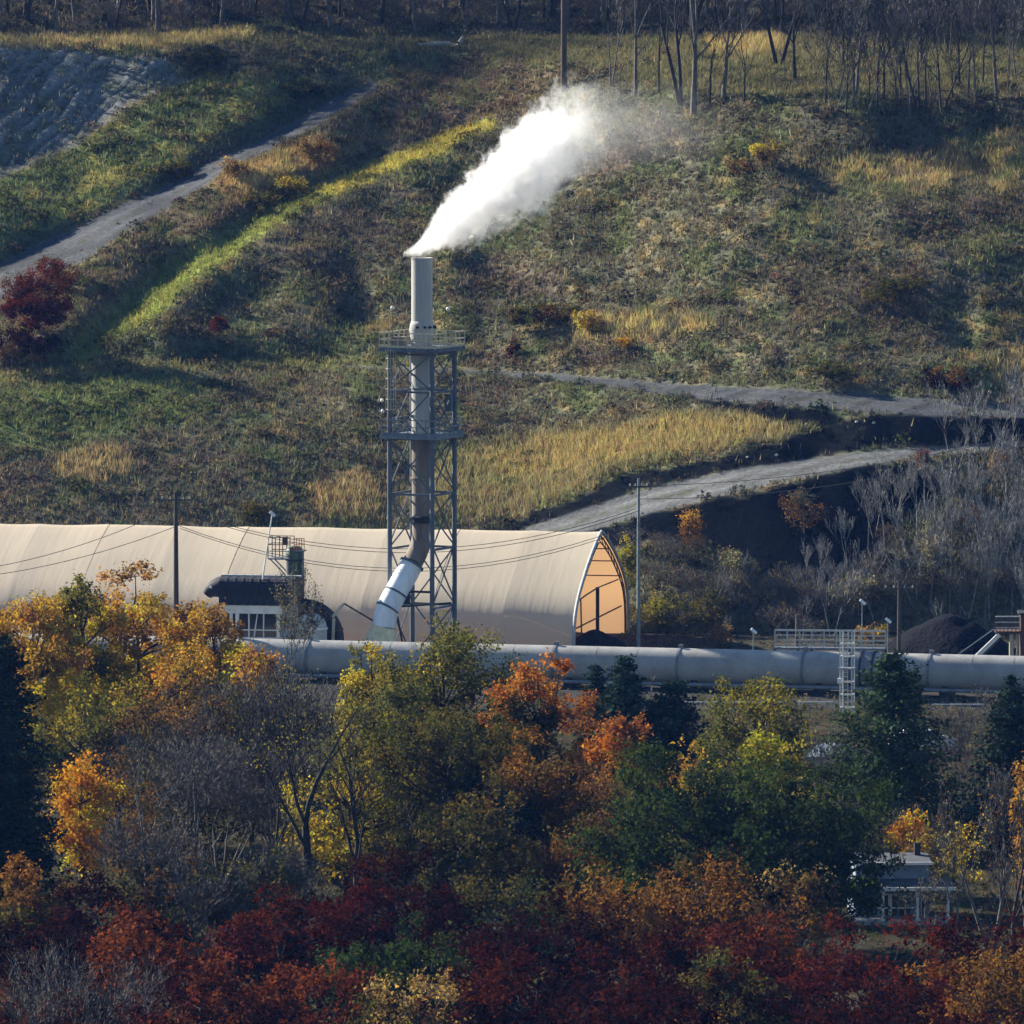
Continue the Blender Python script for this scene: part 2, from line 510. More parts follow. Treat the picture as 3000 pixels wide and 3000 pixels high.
setS(m_erode, 29)
setS(m_hollow, 46)
setS(m_strip, 5)
setS(m_above_strip, 42)
setS(m_crest, 15 + (humps - 0.5) * 16)
setS(m_terr, 8)
setS(m_brow_dark, 36 + (humps - 0.5) * 16)
setS(m_right_brush, 27)
setS(m_bank_left, 46)
setS(m_bank_low, 47)
setS(m_bank_mid, 46)
setS(m_bank_up, 48)
setS(m_track, 16)
setS(m_rleft, 7); setS(m_rlow, 9); setS(m_rup, 6)
S = np.clip(S, 1.0, 56)
TS = np.tan(np.radians(S))

K = kv(VS)
YF = np.interp(US, [-1300, 1400, 1830, 4300], [803, 797, 779, 770])      # foot of the hill
HY = np.zeros_like(UU)
yc = YF.copy()
V0 = np.array([(math.atan(H / y) - A0) for y in YF])
V0 = 1500 + F * np.tan(V0)                                              # photo row of the foot
for i, v in enumerate(VS):
    k = K[i]
    if i == 0:
        HY[i] = H / k
        continue
    dk = K[i - 1] - k
    on = v < V0
    frac = np.clip((V0 - v) / 6.0, 0, 1)
    yc = np.where(on, yc + frac * yc * dk / (TS[i] + k), yc)
    HY[i] = np.where(on, yc, H / k)
# neighbouring columns agree: keep the broad shape smooth along the hill and only the short banks and hummocks in detail
def blur(A, sig, ax):
    k = np.exp(-0.5 * (np.arange(-int(3 * sig), int(3 * sig) + 1) / sig) ** 2)
    k /= k.sum()
    h_ = len(k) // 2
    pad = [(0, 0), (0, 0)]
    pad[ax] = (h_, h_)
    B = np.pad(A, pad, mode='reflect', reflect_type='odd')
    return np.apply_along_axis(lambda r_: np.convolve(r_, k, 'valid'), ax, B)
HB = blur(HY, 34, 1)
D = HY - HB
D = D - blur(D, 45, 0)
D = blur(D, 3.2, 1)
HY = HB + D
for i in range(1, len(VS)):                       # always climbing away from the camera
    HY[i] = np.maximum(HY[i], HY[i - 1] + 0.03)
KK = np.repeat(K[:, None], len(US), 1)
HZ = H - KK * HY
c0, s0 = math.cos(A0), math.sin(A0)
HX = (UU - 1500) / F * HY / (c0 + (1500 - VV) / F * s0)
HZ += 0.12 * (fbm(HX / 0.9, HY / 0.9, 41, 3) - 0.5) * (1 - m_rleft) * (1 - m_rlow) * (1 - m_rup)
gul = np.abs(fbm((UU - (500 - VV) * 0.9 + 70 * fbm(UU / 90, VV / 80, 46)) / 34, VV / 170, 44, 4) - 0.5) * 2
HZ += m_erode * (np.clip(gul * 3.0, 0, 1) - 0.7) * 0.22 + m_erode * 0.04 * (fbm(UU / 14, VV / 14, 45, 2) - 0.5)
HZ -= 0.04

def col_lerp(Cm, mask, col, amt=1.0):
    m = (mask * amt)[..., None]
    return Cm * (1 - m) + np.array(col) * m
n1, n2, n3 = fbm(UU / 120, VV / 70, 11), fbm(UU / 45, VV / 26, 12), fbm(UU / 300, VV / 160, 13)
st = lambda x, a, b: sm(np.clip((x - a) / (b - a), 0, 1))
HC = np.zeros(UU.shape + (3,)) + np.array((0.075, 0.070, 0.052))
HC = col_lerp(HC, st(n1, 0.45, 0.62), (0.066, 0.074, 0.038))
HC = col_lerp(HC, st(n2, 0.58, 0.72), (0.15, 0.115, 0.06), 0.8)
HC = col_lerp(HC, st(n3, 0.55, 0.7), (0.07, 0.05, 0.045), 0.6)
HC = col_lerp(HC, m_slope_l, (0.085, 0.105, 0.04), 0.75)
HC = col_lerp(HC, m_slope_l * st(n2, 0.5, 0.65), (0.16, 0.14, 0.05), 0.7)
HC = col_lerp(HC, m_brown_l, (0.095, 0.068, 0.048), 0.7)
HC = col_lerp(HC, m_brown_l * st(n2, 0.52, 0.66), (0.07, 0.085, 0.035), 0.6)
HC = col_lerp(HC, m_reed, (0.26, 0.17, 0.08), 0.75)
HC = col_lerp(HC, m_green, (0.078, 0.098, 0.036), 0.8)
HC = col_lerp(HC, m_crest, (0.12, 0.10, 0.052), 0.7)
HC = col_lerp(HC, m_crest_hi, (0.17, 0.13, 0.06), 0.65)
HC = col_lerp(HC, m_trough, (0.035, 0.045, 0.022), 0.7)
HC = col_lerp(HC, np.maximum(m_tan_b1, m_tan_b2), (0.18, 0.135, 0.07), 0.7)
HC = col_lerp(HC, np.maximum(m_tan_b3, np.maximum(m_tan_b4, m_tan_b5)) * st(n2, 0.4, 0.6), (0.22, 0.165, 0.08), 0.75)
HC = col_lerp(HC, m_terr, (0.115, 0.11, 0.05), 0.8)
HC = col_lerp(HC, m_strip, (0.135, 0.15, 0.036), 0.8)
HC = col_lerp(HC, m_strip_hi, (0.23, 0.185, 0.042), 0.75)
HC = col_lerp(HC, m_plateau, (0.092, 0.086, 0.048), 0.8)
HC = col_lerp(HC, np.maximum(m_gold, m_goldr), (0.20, 0.15, 0.075), 0.85)
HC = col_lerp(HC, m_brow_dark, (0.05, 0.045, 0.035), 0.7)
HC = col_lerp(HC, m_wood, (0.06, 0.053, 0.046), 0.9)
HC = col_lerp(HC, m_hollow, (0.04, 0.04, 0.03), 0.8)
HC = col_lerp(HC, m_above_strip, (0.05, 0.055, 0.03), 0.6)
HC = col_lerp(HC, m_right_brush, (0.06, 0.058, 0.042), 0.8)
soilness = np.zeros_like(UU)
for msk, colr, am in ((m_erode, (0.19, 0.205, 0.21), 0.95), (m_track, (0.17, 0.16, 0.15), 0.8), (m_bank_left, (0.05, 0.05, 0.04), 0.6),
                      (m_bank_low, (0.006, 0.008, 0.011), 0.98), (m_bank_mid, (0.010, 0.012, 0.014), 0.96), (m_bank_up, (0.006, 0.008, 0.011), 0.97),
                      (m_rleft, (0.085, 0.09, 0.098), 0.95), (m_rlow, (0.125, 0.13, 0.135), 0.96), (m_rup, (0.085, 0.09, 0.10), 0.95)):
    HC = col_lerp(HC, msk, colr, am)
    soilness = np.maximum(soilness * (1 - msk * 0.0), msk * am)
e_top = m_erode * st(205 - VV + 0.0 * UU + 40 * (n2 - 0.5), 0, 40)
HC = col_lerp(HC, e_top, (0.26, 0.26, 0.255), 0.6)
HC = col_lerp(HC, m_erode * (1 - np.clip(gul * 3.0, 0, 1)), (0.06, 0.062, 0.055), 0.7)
HC = col_lerp(HC, m_erode * st(n2, 0.5, 0.62), (0.10, 0.115, 0.06), 0.45)
for wh, cc, rd in ((m_rleft, (0.055, 0.057, 0.06), road_left), (m_rlow, (0.085, 0.087, 0.088), road_low), (m_rup, (0.045, 0.047, 0.05), road_up)):
    HC = col_lerp(HC, wh * np.exp(-((offs(*rd) - 0.42) / 0.14) ** 2), tuple(c * 2.3 for c in cc), 0.55)
    HC = col_lerp(HC, wh * np.exp(-(offs(*rd) / 0.16) ** 2) * st(n2, 0.42, 0.58), (0.07, 0.075, 0.04), 0.7)
    HC = col_lerp(HC, wh * st(vnoise((UU * 0.35 + VV) / 13, UU / 220, 61), 0.5, 0.75), cc, 0.6)

HC = HC * (1 - (1 - soilness[..., None])) + HC * (1 - soilness[..., None]) * np.array((1.92, 1.96, 1.80))
nv, nu = UU.shape
# far rows behind the frame: wooded upland going on to the horizon
ext_y = [20, 60, 140, 300, 700, 1500]
PX, PY, PZ, PC = [HX], [HY], [HZ], [HC]
for e in ext_y:
    PX.append(HX[-1:] * (1 + e / 1500.0)); PY.append(HY[-1:] + e); PZ.append(HZ[-1:] + e * 0.12); PC.append(HC[-1:])
PX, PY, PZ, PC = (np.concatenate(a) for a in (PX, PY, PZ, PC))
rows = PX.shape[0]
idx = np.arange(rows * nu).reshape(rows, nu)
quads = np.stack([idx[:-1, :-1], idx[:-1, 1:], idx[1:, 1:], idx[1:, :-1]], -1).reshape(-1, 4)
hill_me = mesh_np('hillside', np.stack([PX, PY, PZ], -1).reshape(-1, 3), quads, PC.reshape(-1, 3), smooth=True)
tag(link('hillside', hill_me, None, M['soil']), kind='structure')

def hill(u, v):
    """world point of the hillside under photo pixel (u, v)"""
    fi = (VS[0] - v) / 6.0
    fj = (u - US[0]) / 10.0
    i, j = int(np.clip(math.floor(fi), 0, nv - 2)), int(np.clip(math.floor(fj), 0, nu - 2))
    a, b = np.clip(fi - i, 0, 1), np.clip(fj - j, 0, 1)
    out = []
    for A in (HX, HY, HZ):
        out.append((A[i, j] * (1 - b) + A[i, j + 1] * b) * (1 - a) + (A[i + 1, j] * (1 - b) + A[i + 1, j + 1] * b) * a)
    return Vector(out)

# ------------------------------------------------------------------ yard and valley floor
gx = np.concatenate([np.array([-1500, -700, -350, -180]), np.arange(-110, 111, 1.5), np.array([180, 350, 700, 1500])])
gyv = np.concatenate([np.array([-600, -200, 50, 200, 330]), np.arange(400, 830, 1.5), np.array([900, 1100, 1700, 2500])])
GX, GY = np.meshgrid(gx, gyv)
near = (np.abs(GX) < 111) & (GY > 399) & (GY < 830)
GZ = np.where(near, 0.22 * (fbm(GX / 7, GY / 7, 51) - 0.5) - 0.06, -0.06)
GC = np.zeros(GX.shape + (3,)) + np.array((0.045, 0.042, 0.026))
g1, g2 = fbm(GX / 6, GY / 9, 52), fbm(GX / 2, GY / 3, 53)
GC = col_lerp(GC, st(g1, 0.45, 0.6), (0.06, 0.05, 0.032))
GC = col_lerp(GC, st(g2, 0.55, 0.7), (0.035, 0.045, 0.02))
yard = st(GY, 716, 722) * (1 - st(GY, 800, 815))
GC = col_lerp(GC, yard, (0.06, 0.06, 0.06), 0.8)
GC = col_lerp(GC, st(GX, 10, 16) * st(GY, 738, 742), (0.06, 0.055, 0.04), 0.8)
gi = np.arange(GX.size).reshape(GX.shape)
gq = np.stack([gi[:-1, :-1], gi[:-1, 1:], gi[1:, 1:], gi[1:, :-1]], -1).reshape(-1, 4)
tag(link('ground', mesh_np('ground', np.stack([GX, GY, GZ], -1).reshape(-1, 3), gq, GC.reshape(-1, 3)), None, M['yard_soil']), kind='structure')

# ------------------------------------------------------------------ hill cover: grass, weeds and low brush (nobody could count it)
def tube_np(P0, P1, R0, R1, n):
    d = P1 - P0
    L = np.linalg.norm(d, axis=1, keepdims=True) + 1e-9
    d = d / L
    ref = np.where(np.abs(d[:, 2:3]) > 0.9, np.array([[1.0, 0, 0]]), np.array([[0, 0, 1.0]]))
    a = np.cross(d, ref); a /= np.linalg.norm(a, axis=1, keepdims=True) + 1e-9
    b = np.cross(d, a)
    th = np.arange(n) * 2 * np.pi / n
    off = a[:, None, :] * np.cos(th)[None, :, None] + b[:, None, :] * np.sin(th)[None, :, None]
    V = np.concatenate([P0[:, None] + off * R0[:, None, None], P1[:, None] + off * R1[:, None, None]], 1).reshape(-1, 3)
    base = (np.arange(len(P0)) * 2 * n)[:, None]
    k = np.arange(n); k2 = (k + 1) % n
    Q = np.stack([base + k, base + k2, base + n + k2, base + n + k], -1).reshape(-1, 4)
    return V, Q

def strips_np(rng, P0, P1, Wd):
    """flat twig strips of width Wd"""
    d = P1 - P0
    a = np.cross(d, rng.normal(size=d.shape)); a /= np.linalg.norm(a, axis=1, keepdims=True) + 1e-9
    a *= Wd[:, None] / 2
    V = np.stack([P0 - a, P0 + a, P1 + a * 0.5, P1 - a * 0.5], 1).reshape(-1, 3)
    return V, np.arange(len(P0) * 4).reshape(-1, 4)

def leaves_np(rng, P, size, flat=None):
    """one small quad per point; flat = preferred normal direction"""
    n = len(P)
    nr = rng.normal(size=(n, 3))
    if flat is not None:
        nr = nr * 0.55 + flat
    nr /= np.linalg.norm(nr, axis=1, keepdims=True) + 1e-9
    a = np.cross(nr, rng.normal(size=(n, 3))); a /= np.linalg.norm(a, axis=1, keepdims=True) + 1e-9
    b = np.cross(nr, a)
    s = (size * rng.uniform(0.6, 1.35, n))[:, None] if np.isscalar(size) else (size * rng.uniform(0.6, 1.35, n))[:, None]
    a, b = a * s * 0.5, b * s * 0.36
    a, b = a * 1.08, b * 1.12
    V = np.stack([P - a * 0.6 - b, P - a * 0.6 + b, P + a], 1).reshape(-1, 3)
    return V, np.arange(n * 3).reshape(-1, 3)

# surface area of each hill cell inside (and a little around) the view
def cell_area():
    A = np.stack([HX, HY, HZ], -1)
    e1 = A[1:, :-1] - A[:-1, :-1]
    e2 = A[:-1, 1:] - A[:-1, :-1]
    return np.linalg.norm(np.cross(e1, e2), axis=-1), np.cross(e2, e1)
CA, CN = cell_area()
CN = CN / (np.linalg.norm(CN, axis=-1, keepdims=True) + 1e-9)
cellU, cellV = UU[:-1, :-1], VV[:-1, :-1]
inview = ((cellU > -260) & (cellU < 3260) & (cellV > -60) & (cellV < 1850)).astype(float)
# behind the fabric hall nothing of the hill shows
hid = ((cellU < 1700) & (cellV > 1590)).astype(float)
dens = inview * (1 - hid) * (1 - np.clip(1.6 * np.maximum(m_rlow, np.maximum(m_rup, m_rleft)), 0, 0.995)[:-1, :-1]) * (1 - 0.97 * m_bank_low[:-1, :-1]) \
    * (1 - 0.9 * m_bank_mid[:-1, :-1]) * (1 - 0.85 * m_bank_up[:-1, :-1]) * (1 - 0.86 * m_erode[:-1, :-1]) * (1 - 0.8 * m_track[:-1, :-1]) * (1 - 0.6 * m_bank_left[:-1, :-1]) * (1 - 0.5 * m_above_strip[:-1, :-1])
def scatter(rng, n, wgt):
    p = (CA * wgt).ravel()
    p = p / p.sum()
    c = rng.choice(p.size, n, p=p)
    i, j = c // (nu - 1), c % (nu - 1)
    a, b = rng.random(n), rng.random(n)
    def ip(A):
        if A.ndim == 3: aa, bb = a[:, None], b[:, None]
        else: aa, bb = a, b
        return (A[i, j] * (1 - bb) + A[i, j + 1] * bb) * (1 - aa) + (A[i + 1, j] * (1 - bb) + A[i + 1, j + 1] * bb) * aa
    P = np.stack([ip(HX), ip(HY), ip(HZ)], -1)
    return P, ip(HC), CN[i, j], i, j

def jitter_col(rng, C, lo=0.65, hi=1.5, hue=0.14):
    n = len(C)
    f = np.exp(rng.uniform(math.log(lo), math.log(hi), n))[:, None]
    return np.clip(C * f * (1 + rng.uniform(-hue, hue, (n, 3))), 0, 0.6)

def make_hill_cover():
    rng = rng_of(101)
    # --- grass blades
    n = 100000
    tanm = np.maximum.reduce([m_crest, m_crest_hi, m_tan_b1, m_tan_b2, m_tan_b3, m_tan_b4, m_tan_b5, m_reed, m_gold, m_goldr])[:-1, :-1]
    P, C, N, ii, jj = scatter(rng, n, dens * (0.5 + 0.9 * tanm + 0.5 * m_plateau[:-1, :-1]))
    tm = tanm[ii, jj]
    k = 5
    hgt = rng.uniform(0.22, 0.6, n) * (1 + 0.5 * tm)
    C = jitter_col(rng, C * (1.1 + 0.3 * tm[:, None]) + 0.01, 0.75, 1.35)
    Pk = np.repeat(P, k, 0) + rng.normal(0, 0.11, (n * k, 3)) * np.array([1, 1, 0])
    hk = np.repeat(hgt, k) * rng.uniform(0.55, 1.25, n * k)
    lean = rng.normal(0, 0.33, (n * k, 3)) * np.array([1, 1, 0])
    tip = Pk + (lean + np.array([0.05, 0, 1.0])) * hk[:, None]
    wd = rng.uniform(0.03, 0.075, n * k)
    ang = rng.uniform(0, math.pi, n * k)
    side = np.stack([np.cos(ang), np.sin(ang), np.zeros_like(ang)], -1) * wd[:, None]
    low = Pk - np.array([0, 0, 0.12])
    V = np.stack([low - side, low + side, tip], 1).reshape(-1, 3)
    Cb = np.repeat(C, k, 0)
    seed_head = rng.random(n * k) < 0.04
    Cb = np.where(seed_head[:, None], np.array((0.42, 0.37, 0.25)), Cb)
    Ck = np.repeat(jitter_col(rng, Cb, 0.72, 1.35, 0.08), 3, 0)
    me = mesh_np('hill_grass', V, np.arange(len(V)).reshape(-1, 3), Ck)
    o = link('hill_grass', me, None, M['herb'])
    tag(o, 'rough tan and green grass covering the hillside', 'grass', kind='stuff')
    # --- leafy weeds and low brush
    n = 44000
    P, C, N, ii, jj = scatter(rng, n, dens * (1.0 - 0.55 * tanm) * (1 - 0.5 * m_strip[:-1, :-1]) * (0.5 + 1.0 * st(fbm(cellU / 60, cellV / 30, 91), 0.3, 0.7)))
    k = 11
    rad = rng.uniform(0.16, 0.44, n) * (0.7 + 0.7 * st(fbm(P[:, 0] / 5, P[:, 1] / 5, 92), 0.4, 0.7))
    dirs = rng.normal(size=(n * k, 3))
    dirs /= np.linalg.norm(dirs, axis=1, keepdims=True)
    dirs[:, 2] = np.abs(dirs[:, 2])
    rk = np.repeat(rad, k)[:, None]
    Pk = np.repeat(P, k, 0) + dirs * rk * rng.uniform(0.55, 1.0, (n * k, 1)) * np.array([1, 1, 0.95])
    V, Q = leaves_np(rng, Pk, np.repeat(0.15 + 0.15 * rad, k), flat=dirs * 0.7 + np.repeat(N, k, 0) * 0.7)
    sp = rng.random(n)
    C2 = C.copy()
    pal = np.array([(0.10, 0.065, 0.055), (0.055, 0.065, 0.035), (0.15, 0.11, 0.06), (0.08, 0.095, 0.035), (0.17, 0.15, 0.10)])
    pick = pal[rng.integers(0, len(pal), n)]
    C2 = np.where((sp < 0.45)[:, None], C * 0.45 + pick * 0.55, C * 0.95)
    Ck = np.repeat(jitter_col(rng, np.repeat(jitter_col(rng, C2, 0.6, 1.5), k, 0), 0.75, 1.3), 3, 0)
    me = mesh_np('hill_brush', V, Q, Ck)
    o = link('hill_brush', me, None, M['herb'])
    tag(o, 'low brown and olive brush spread over the hillside', 'brush', kind='stuff')
    # --- taller clumps standing in drifts
    n = 1500
    drift = st(fbm(cellU / 75, cellV / 34, 95, 3), 0.50, 0.68)
    P, C, N, ii, jj = scatter(rng, n, dens * (0.03 + drift) * (1 - 0.8 * tanm) * (1 - 0.7 * m_strip[:-1, :-1]) * (1 - 0.8 * m_plateau[:-1, :-1]))
    k = 44
    rad = rng.uniform(0.45, 0.9, n)
    dirs = rng.normal(size=(n * k, 3)); dirs /= np.linalg.norm(dirs, axis=1, keepdims=True); dirs[:, 2] = np.abs(dirs[:, 2])
    lump = 0.75 + 0.5 * rng.random((n * k, 1))
    Pk = np.repeat(P, k, 0) + dirs * np.repeat(rad, k)[:, None] * lump * np.array([1, 1, 0.85])
    V, Q = leaves_np(rng, Pk, 0.30, flat=dirs)
    pal = np.array([(0.085, 0.06, 0.05), (0.05, 0.06, 0.035), (0.045, 0.055, 0.03), (0.07, 0.085, 0.035), (0.12, 0.095, 0.06)])
    C2 = C * 0.35 + pal[rng.integers(0, len(pal), n)] * 0.65
    Ck = np.repeat(jitter_col(rng, np.repeat(jitter_col(rng, C2, 0.65, 1.35), k, 0), 0.75, 1.35), 3, 0)
    o = link('hill_scrub', mesh_np('hill_scrub', V, Q, Ck), None, M['herb'])
    tag(o, 'taller dark scrub in drifts on the hillside', 'scrub', kind='stuff')
make_hill_cover()

def make_ground_cover():
    """rough grass and weeds on the flat between the trees and along the pipeline"""
    rng = rng_of(103)
    n = 12000
    y = rng.uniform(560, 790, n)
    x = rng.uniform(-1700, 1700, n) / F * y
    ok = ((y < 728) | ((y > 744) & (x > 8)))
    x, y = x[ok], y[ok]
    n = len(x)
    P = np.stack([x, y, np.full(n, -0.05)], -1)
    k = 9
    rad = rng.uniform(0.15, 0.5, n)
    dirs = rng.normal(size=(n * k, 3)); dirs /= np.linalg.norm(dirs, axis=1, keepdims=True); dirs[:, 2] = np.abs(dirs[:, 2])
    Pk = np.repeat(P, k, 0) + dirs * np.repeat(rad, k)[:, None] * rng.uniform(0.5, 1, (n * k, 1))
    V, Q = leaves_np(rng, Pk, 0.2, flat=dirs * 0.6)
    pal = np.array([(0.10, 0.075, 0.05), (0.06, 0.07, 0.03), (0.17, 0.13, 0.06), (0.09, 0.10, 0.035), (0.12, 0.10, 0.09)])
    C = pal[rng.integers(0, len(pal), n)]
    Ck = np.repeat(jitter_col(rng, np.repeat(C, k, 0)), 3, 0)
    tag(link('ground_weeds', mesh_np('ground_weeds', V, Q, Ck), None, M['herb']), 'rough weeds and grass on the flat ground between the trees', 'weeds', kind='stuff')
make_ground_cover()

# ------------------------------------------------------------------ trees
def branch_tubes(segs):
    P0 = np.array([s[0] for s in segs]); P1 = np.array([s[1] for s in segs])
    R0 = np.array([s[2] for s in segs]); R1 = np.array([s[3] for s in segs])
    return P0, P1, R0, R1

def bough(rng, p, q, r0, r1, n=4, wob=0.06, sag=0.0):
    """curved limb from p to q as a list of segments"""
    p, q = np.array(p, float), np.array(q, float)
    L = np.linalg.norm(q - p)
    pts = []
    for i in range(n + 1):
        t = i / n
        x = p * (1 - t) + q * t
        x = x + np.array([0, 0, -sag * L * math.sin(math.pi * t)])
        if 0 < i < n:
            x = x + rng.normal(0, wob * L, 3) * np.array([1, 1, 0.5])
        pts.append(x)
    return [(pts[i], pts[i + 1], r0 + (r1 - r0) * i / n, r0 + (r1 - r0) * (i + 1) / n) for i in range(n)]

PAL = {
    'orange': [(0.713, 0.333, 0.046), (0.598, 0.287, 0.052), (0.529, 0.322, 0.057), (0.345, 0.196, 0.057)],
    'deep': [(0.62, 0.21, 0.03), (0.50, 0.17, 0.03), (0.42, 0.20, 0.04), (0.30, 0.12, 0.04)],
    'hot': [(0.850, 0.330, 0.033), (0.850, 0.462, 0.044), (0.770, 0.264, 0.033)],
    'yellow': [(0.713, 0.483, 0.046), (0.598, 0.437, 0.052), (0.460, 0.322, 0.046), (0.345, 0.299, 0.052)],
    'olive': [(0.221, 0.208, 0.039), (0.169, 0.169, 0.039), (0.312, 0.260, 0.046), (0.117, 0.130, 0.039)],
    'olive_dk': [(0.083, 0.083, 0.028), (0.059, 0.067, 0.028), (0.117, 0.098, 0.029)],
    'green_dk': [(0.0374, 0.0646, 0.0221), (0.0510, 0.0782, 0.0255), (0.0289, 0.0476, 0.0221)],
    'green_yl': [(0.300, 0.312, 0.037), (0.213, 0.250, 0.037), (0.375, 0.325, 0.044)],
    'crimson': [(0.0532, 0.0096, 0.0078), (0.0395, 0.0084, 0.0078), (0.0692, 0.0168, 0.0078)],
    'red': [(0.098, 0.020, 0.013), (0.077, 0.014, 0.011), (0.119, 0.032, 0.014)],
    'rust': [(0.151, 0.043, 0.017), (0.126, 0.038, 0.017), (0.101, 0.026, 0.017)],
    'maroon': [(0.0234, 0.0063, 0.0067), (0.0171, 0.0063, 0.0074), (0.0342, 0.0088, 0.0074)],
    'amber': [(0.270, 0.130, 0.028), (0.216, 0.108, 0.028), (0.162, 0.086, 0.028), (0.227, 0.140, 0.038)],
    'brown': [(0.13, 0.075, 0.04), (0.17, 0.10, 0.045), (0.10, 0.07, 0.045)],
    'tan': [(0.30, 0.20, 0.09), (0.24, 0.17, 0.08), (0.36, 0.25, 0.10)],
    'pale': [(0.36, 0.34, 0.24), (0.26, 0.26, 0.17), (0.16, 0.16, 0.09)],
    'greyleaf': [(0.12, 0.125, 0.10), (0.09, 0.095, 0.08), (0.16, 0.14, 0.09)],
    'dkneedle': [(0.017, 0.033, 0.022), (0.022, 0.042, 0.026), (0.014, 0.026, 0.018)],
    'needle': [(0.035, 0.062, 0.030), (0.05, 0.08, 0.035), (0.028, 0.05, 0.028)],
    'needle_bl': [(0.022, 0.045, 0.036), (0.03, 0.055, 0.042), (0.018, 0.035, 0.03)],
}

def crown_data(rng, h, wd, cb, pal, density=1.0, leaf=0.2, tops=None, dome=0.6, lobe_n=None, vert=False):
    """lobes of leaf clumps in an uneven crown envelope; returns leaf mesh arrays and lobe centres"""
    ch = h * (1 - cb)
    cz = h * cb + ch * 0.5
    rx, rz = wd / 2, ch / 2
    area = math.pi * rx * rz
    nl = lobe_n or int(np.clip(area * 0.9, 14, 46))
    cols = np.array(PAL[pal])
    tcols = np.array(PAL[tops]) if tops else None
    C_l, R_l = [], []
    tries = 0
    lr0 = math.sqrt(area / nl) * 0.92
    while len(C_l) < nl and tries < 4000:
        tries += 1
        d = rng.normal(size=3); d /= np.linalg.norm(d)
        f = rng.uniform(0.25, 1.0) ** 0.6
        x, y, z = d * f
        zt = z
        # domed: wide shoulders, narrower foot
        wz = math.sqrt(max(0.05, 1 - max(0, zt) ** 2)) if zt > 0 else (1 - dome * 0.5 * zt * zt)
        lr = lr0 * rng.uniform(0.65, 1.25)
        px = x * max(0.2, rx - lr * 0.5); py = y * max(0.2, rx - lr * 0.5); pz = z * max(0.2, rz - lr * 0.45)
        if C_l:
            dd = np.linalg.norm(np.array(C_l) - np.array([px, py, pz]), axis=1)
            if dd.min() < lr0 * 0.55 and rng.random() < 0.8:
                continue
        C_l.append((px, py, pz)); R_l.append(lr)
    C_l = np.array(C_l) * np.array([1, 1, 1.0]) + np.array([0, 0, cz])
    R_l = np.array(R_l)
    n_leaf = int(np.clip(area * 175 * density * (0.26 / leaf) ** 1.6, 500, 28000))
    w = R_l ** 2; w = w / w.sum()
    m = 11
    ns = len(R_l) * m
    sd = rng.normal(size=(ns, 3)); sd /= np.linalg.norm(sd, axis=1, keepdims=True)
    sd[:, 2] = sd[:, 2] * 0.8 + 0.15
    L = np.repeat(np.arange(len(R_l)), m)
    SCn = C_l[L] + sd * (R_l[L] * rng.uniform(0.45, 1.08, ns))[:, None]
    if vert:
        SCn[:, 2] += rng.uniform(-0.5, 0.9, ns) * R_l[L]
    SR = R_l[L] * rng.uniform(0.20, 0.40, ns)
    ps = w[L] / m * rng.uniform(0.2, 1.8, ns); ps /= ps.sum()
    pick = rng.choice(ns, n_leaf, p=ps)
    off = rng.normal(0, 0.62, (n_leaf, 3))
    if vert: off[:, 2] *= 1.7
    P = SCn[pick] + off * SR[pick][:, None]
    # the outermost sprays reach the full height and width
    top = np.percentile(P[:, 2], 99.3)
    P[:, 2] = np.where(P[:, 2] > cz, cz + (P[:, 2] - cz) * (h - cz) / max(0.1, top - cz), P[:, 2])
    C_l[:, 2] = np.where(C_l[:, 2] > cz, cz + (C_l[:, 2] - cz) * (h - cz) / max(0.1, top - cz), C_l[:, 2])
    gx_ = rx / np.percentile(np.abs(P[:, 0]), 98)
    P[:, :2] *= gx_
    C_l[:, :2] *= gx_
    P[:, 2] = np.maximum(P[:, 2], 0.15)
    out = P - np.array([0, 0, cz - rz * 0.3])
    out /= np.linalg.norm(out, axis=1, keepdims=True) + 1e-9
    V, Q = leaves_np(rng, P, leaf, flat=out * 0.45 + sd[pick] * 0.35)
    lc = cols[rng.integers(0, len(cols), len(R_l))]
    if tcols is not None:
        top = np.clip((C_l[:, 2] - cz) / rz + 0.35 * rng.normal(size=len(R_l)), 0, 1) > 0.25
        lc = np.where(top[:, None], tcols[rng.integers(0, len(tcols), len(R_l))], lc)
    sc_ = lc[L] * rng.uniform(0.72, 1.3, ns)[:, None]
    Cc = jitter_col(rng, sc_[pick], 0.7, 1.4, 0.12)
    return V, Q, np.repeat(np.clip(Cc * 0.85, 0, 0.9), 3, 0), C_l, R_l

def place_root(name, label, cat, group, loc, rz):
    o = empty(name, loc, rz)
    return tag(o, label, cat, group)

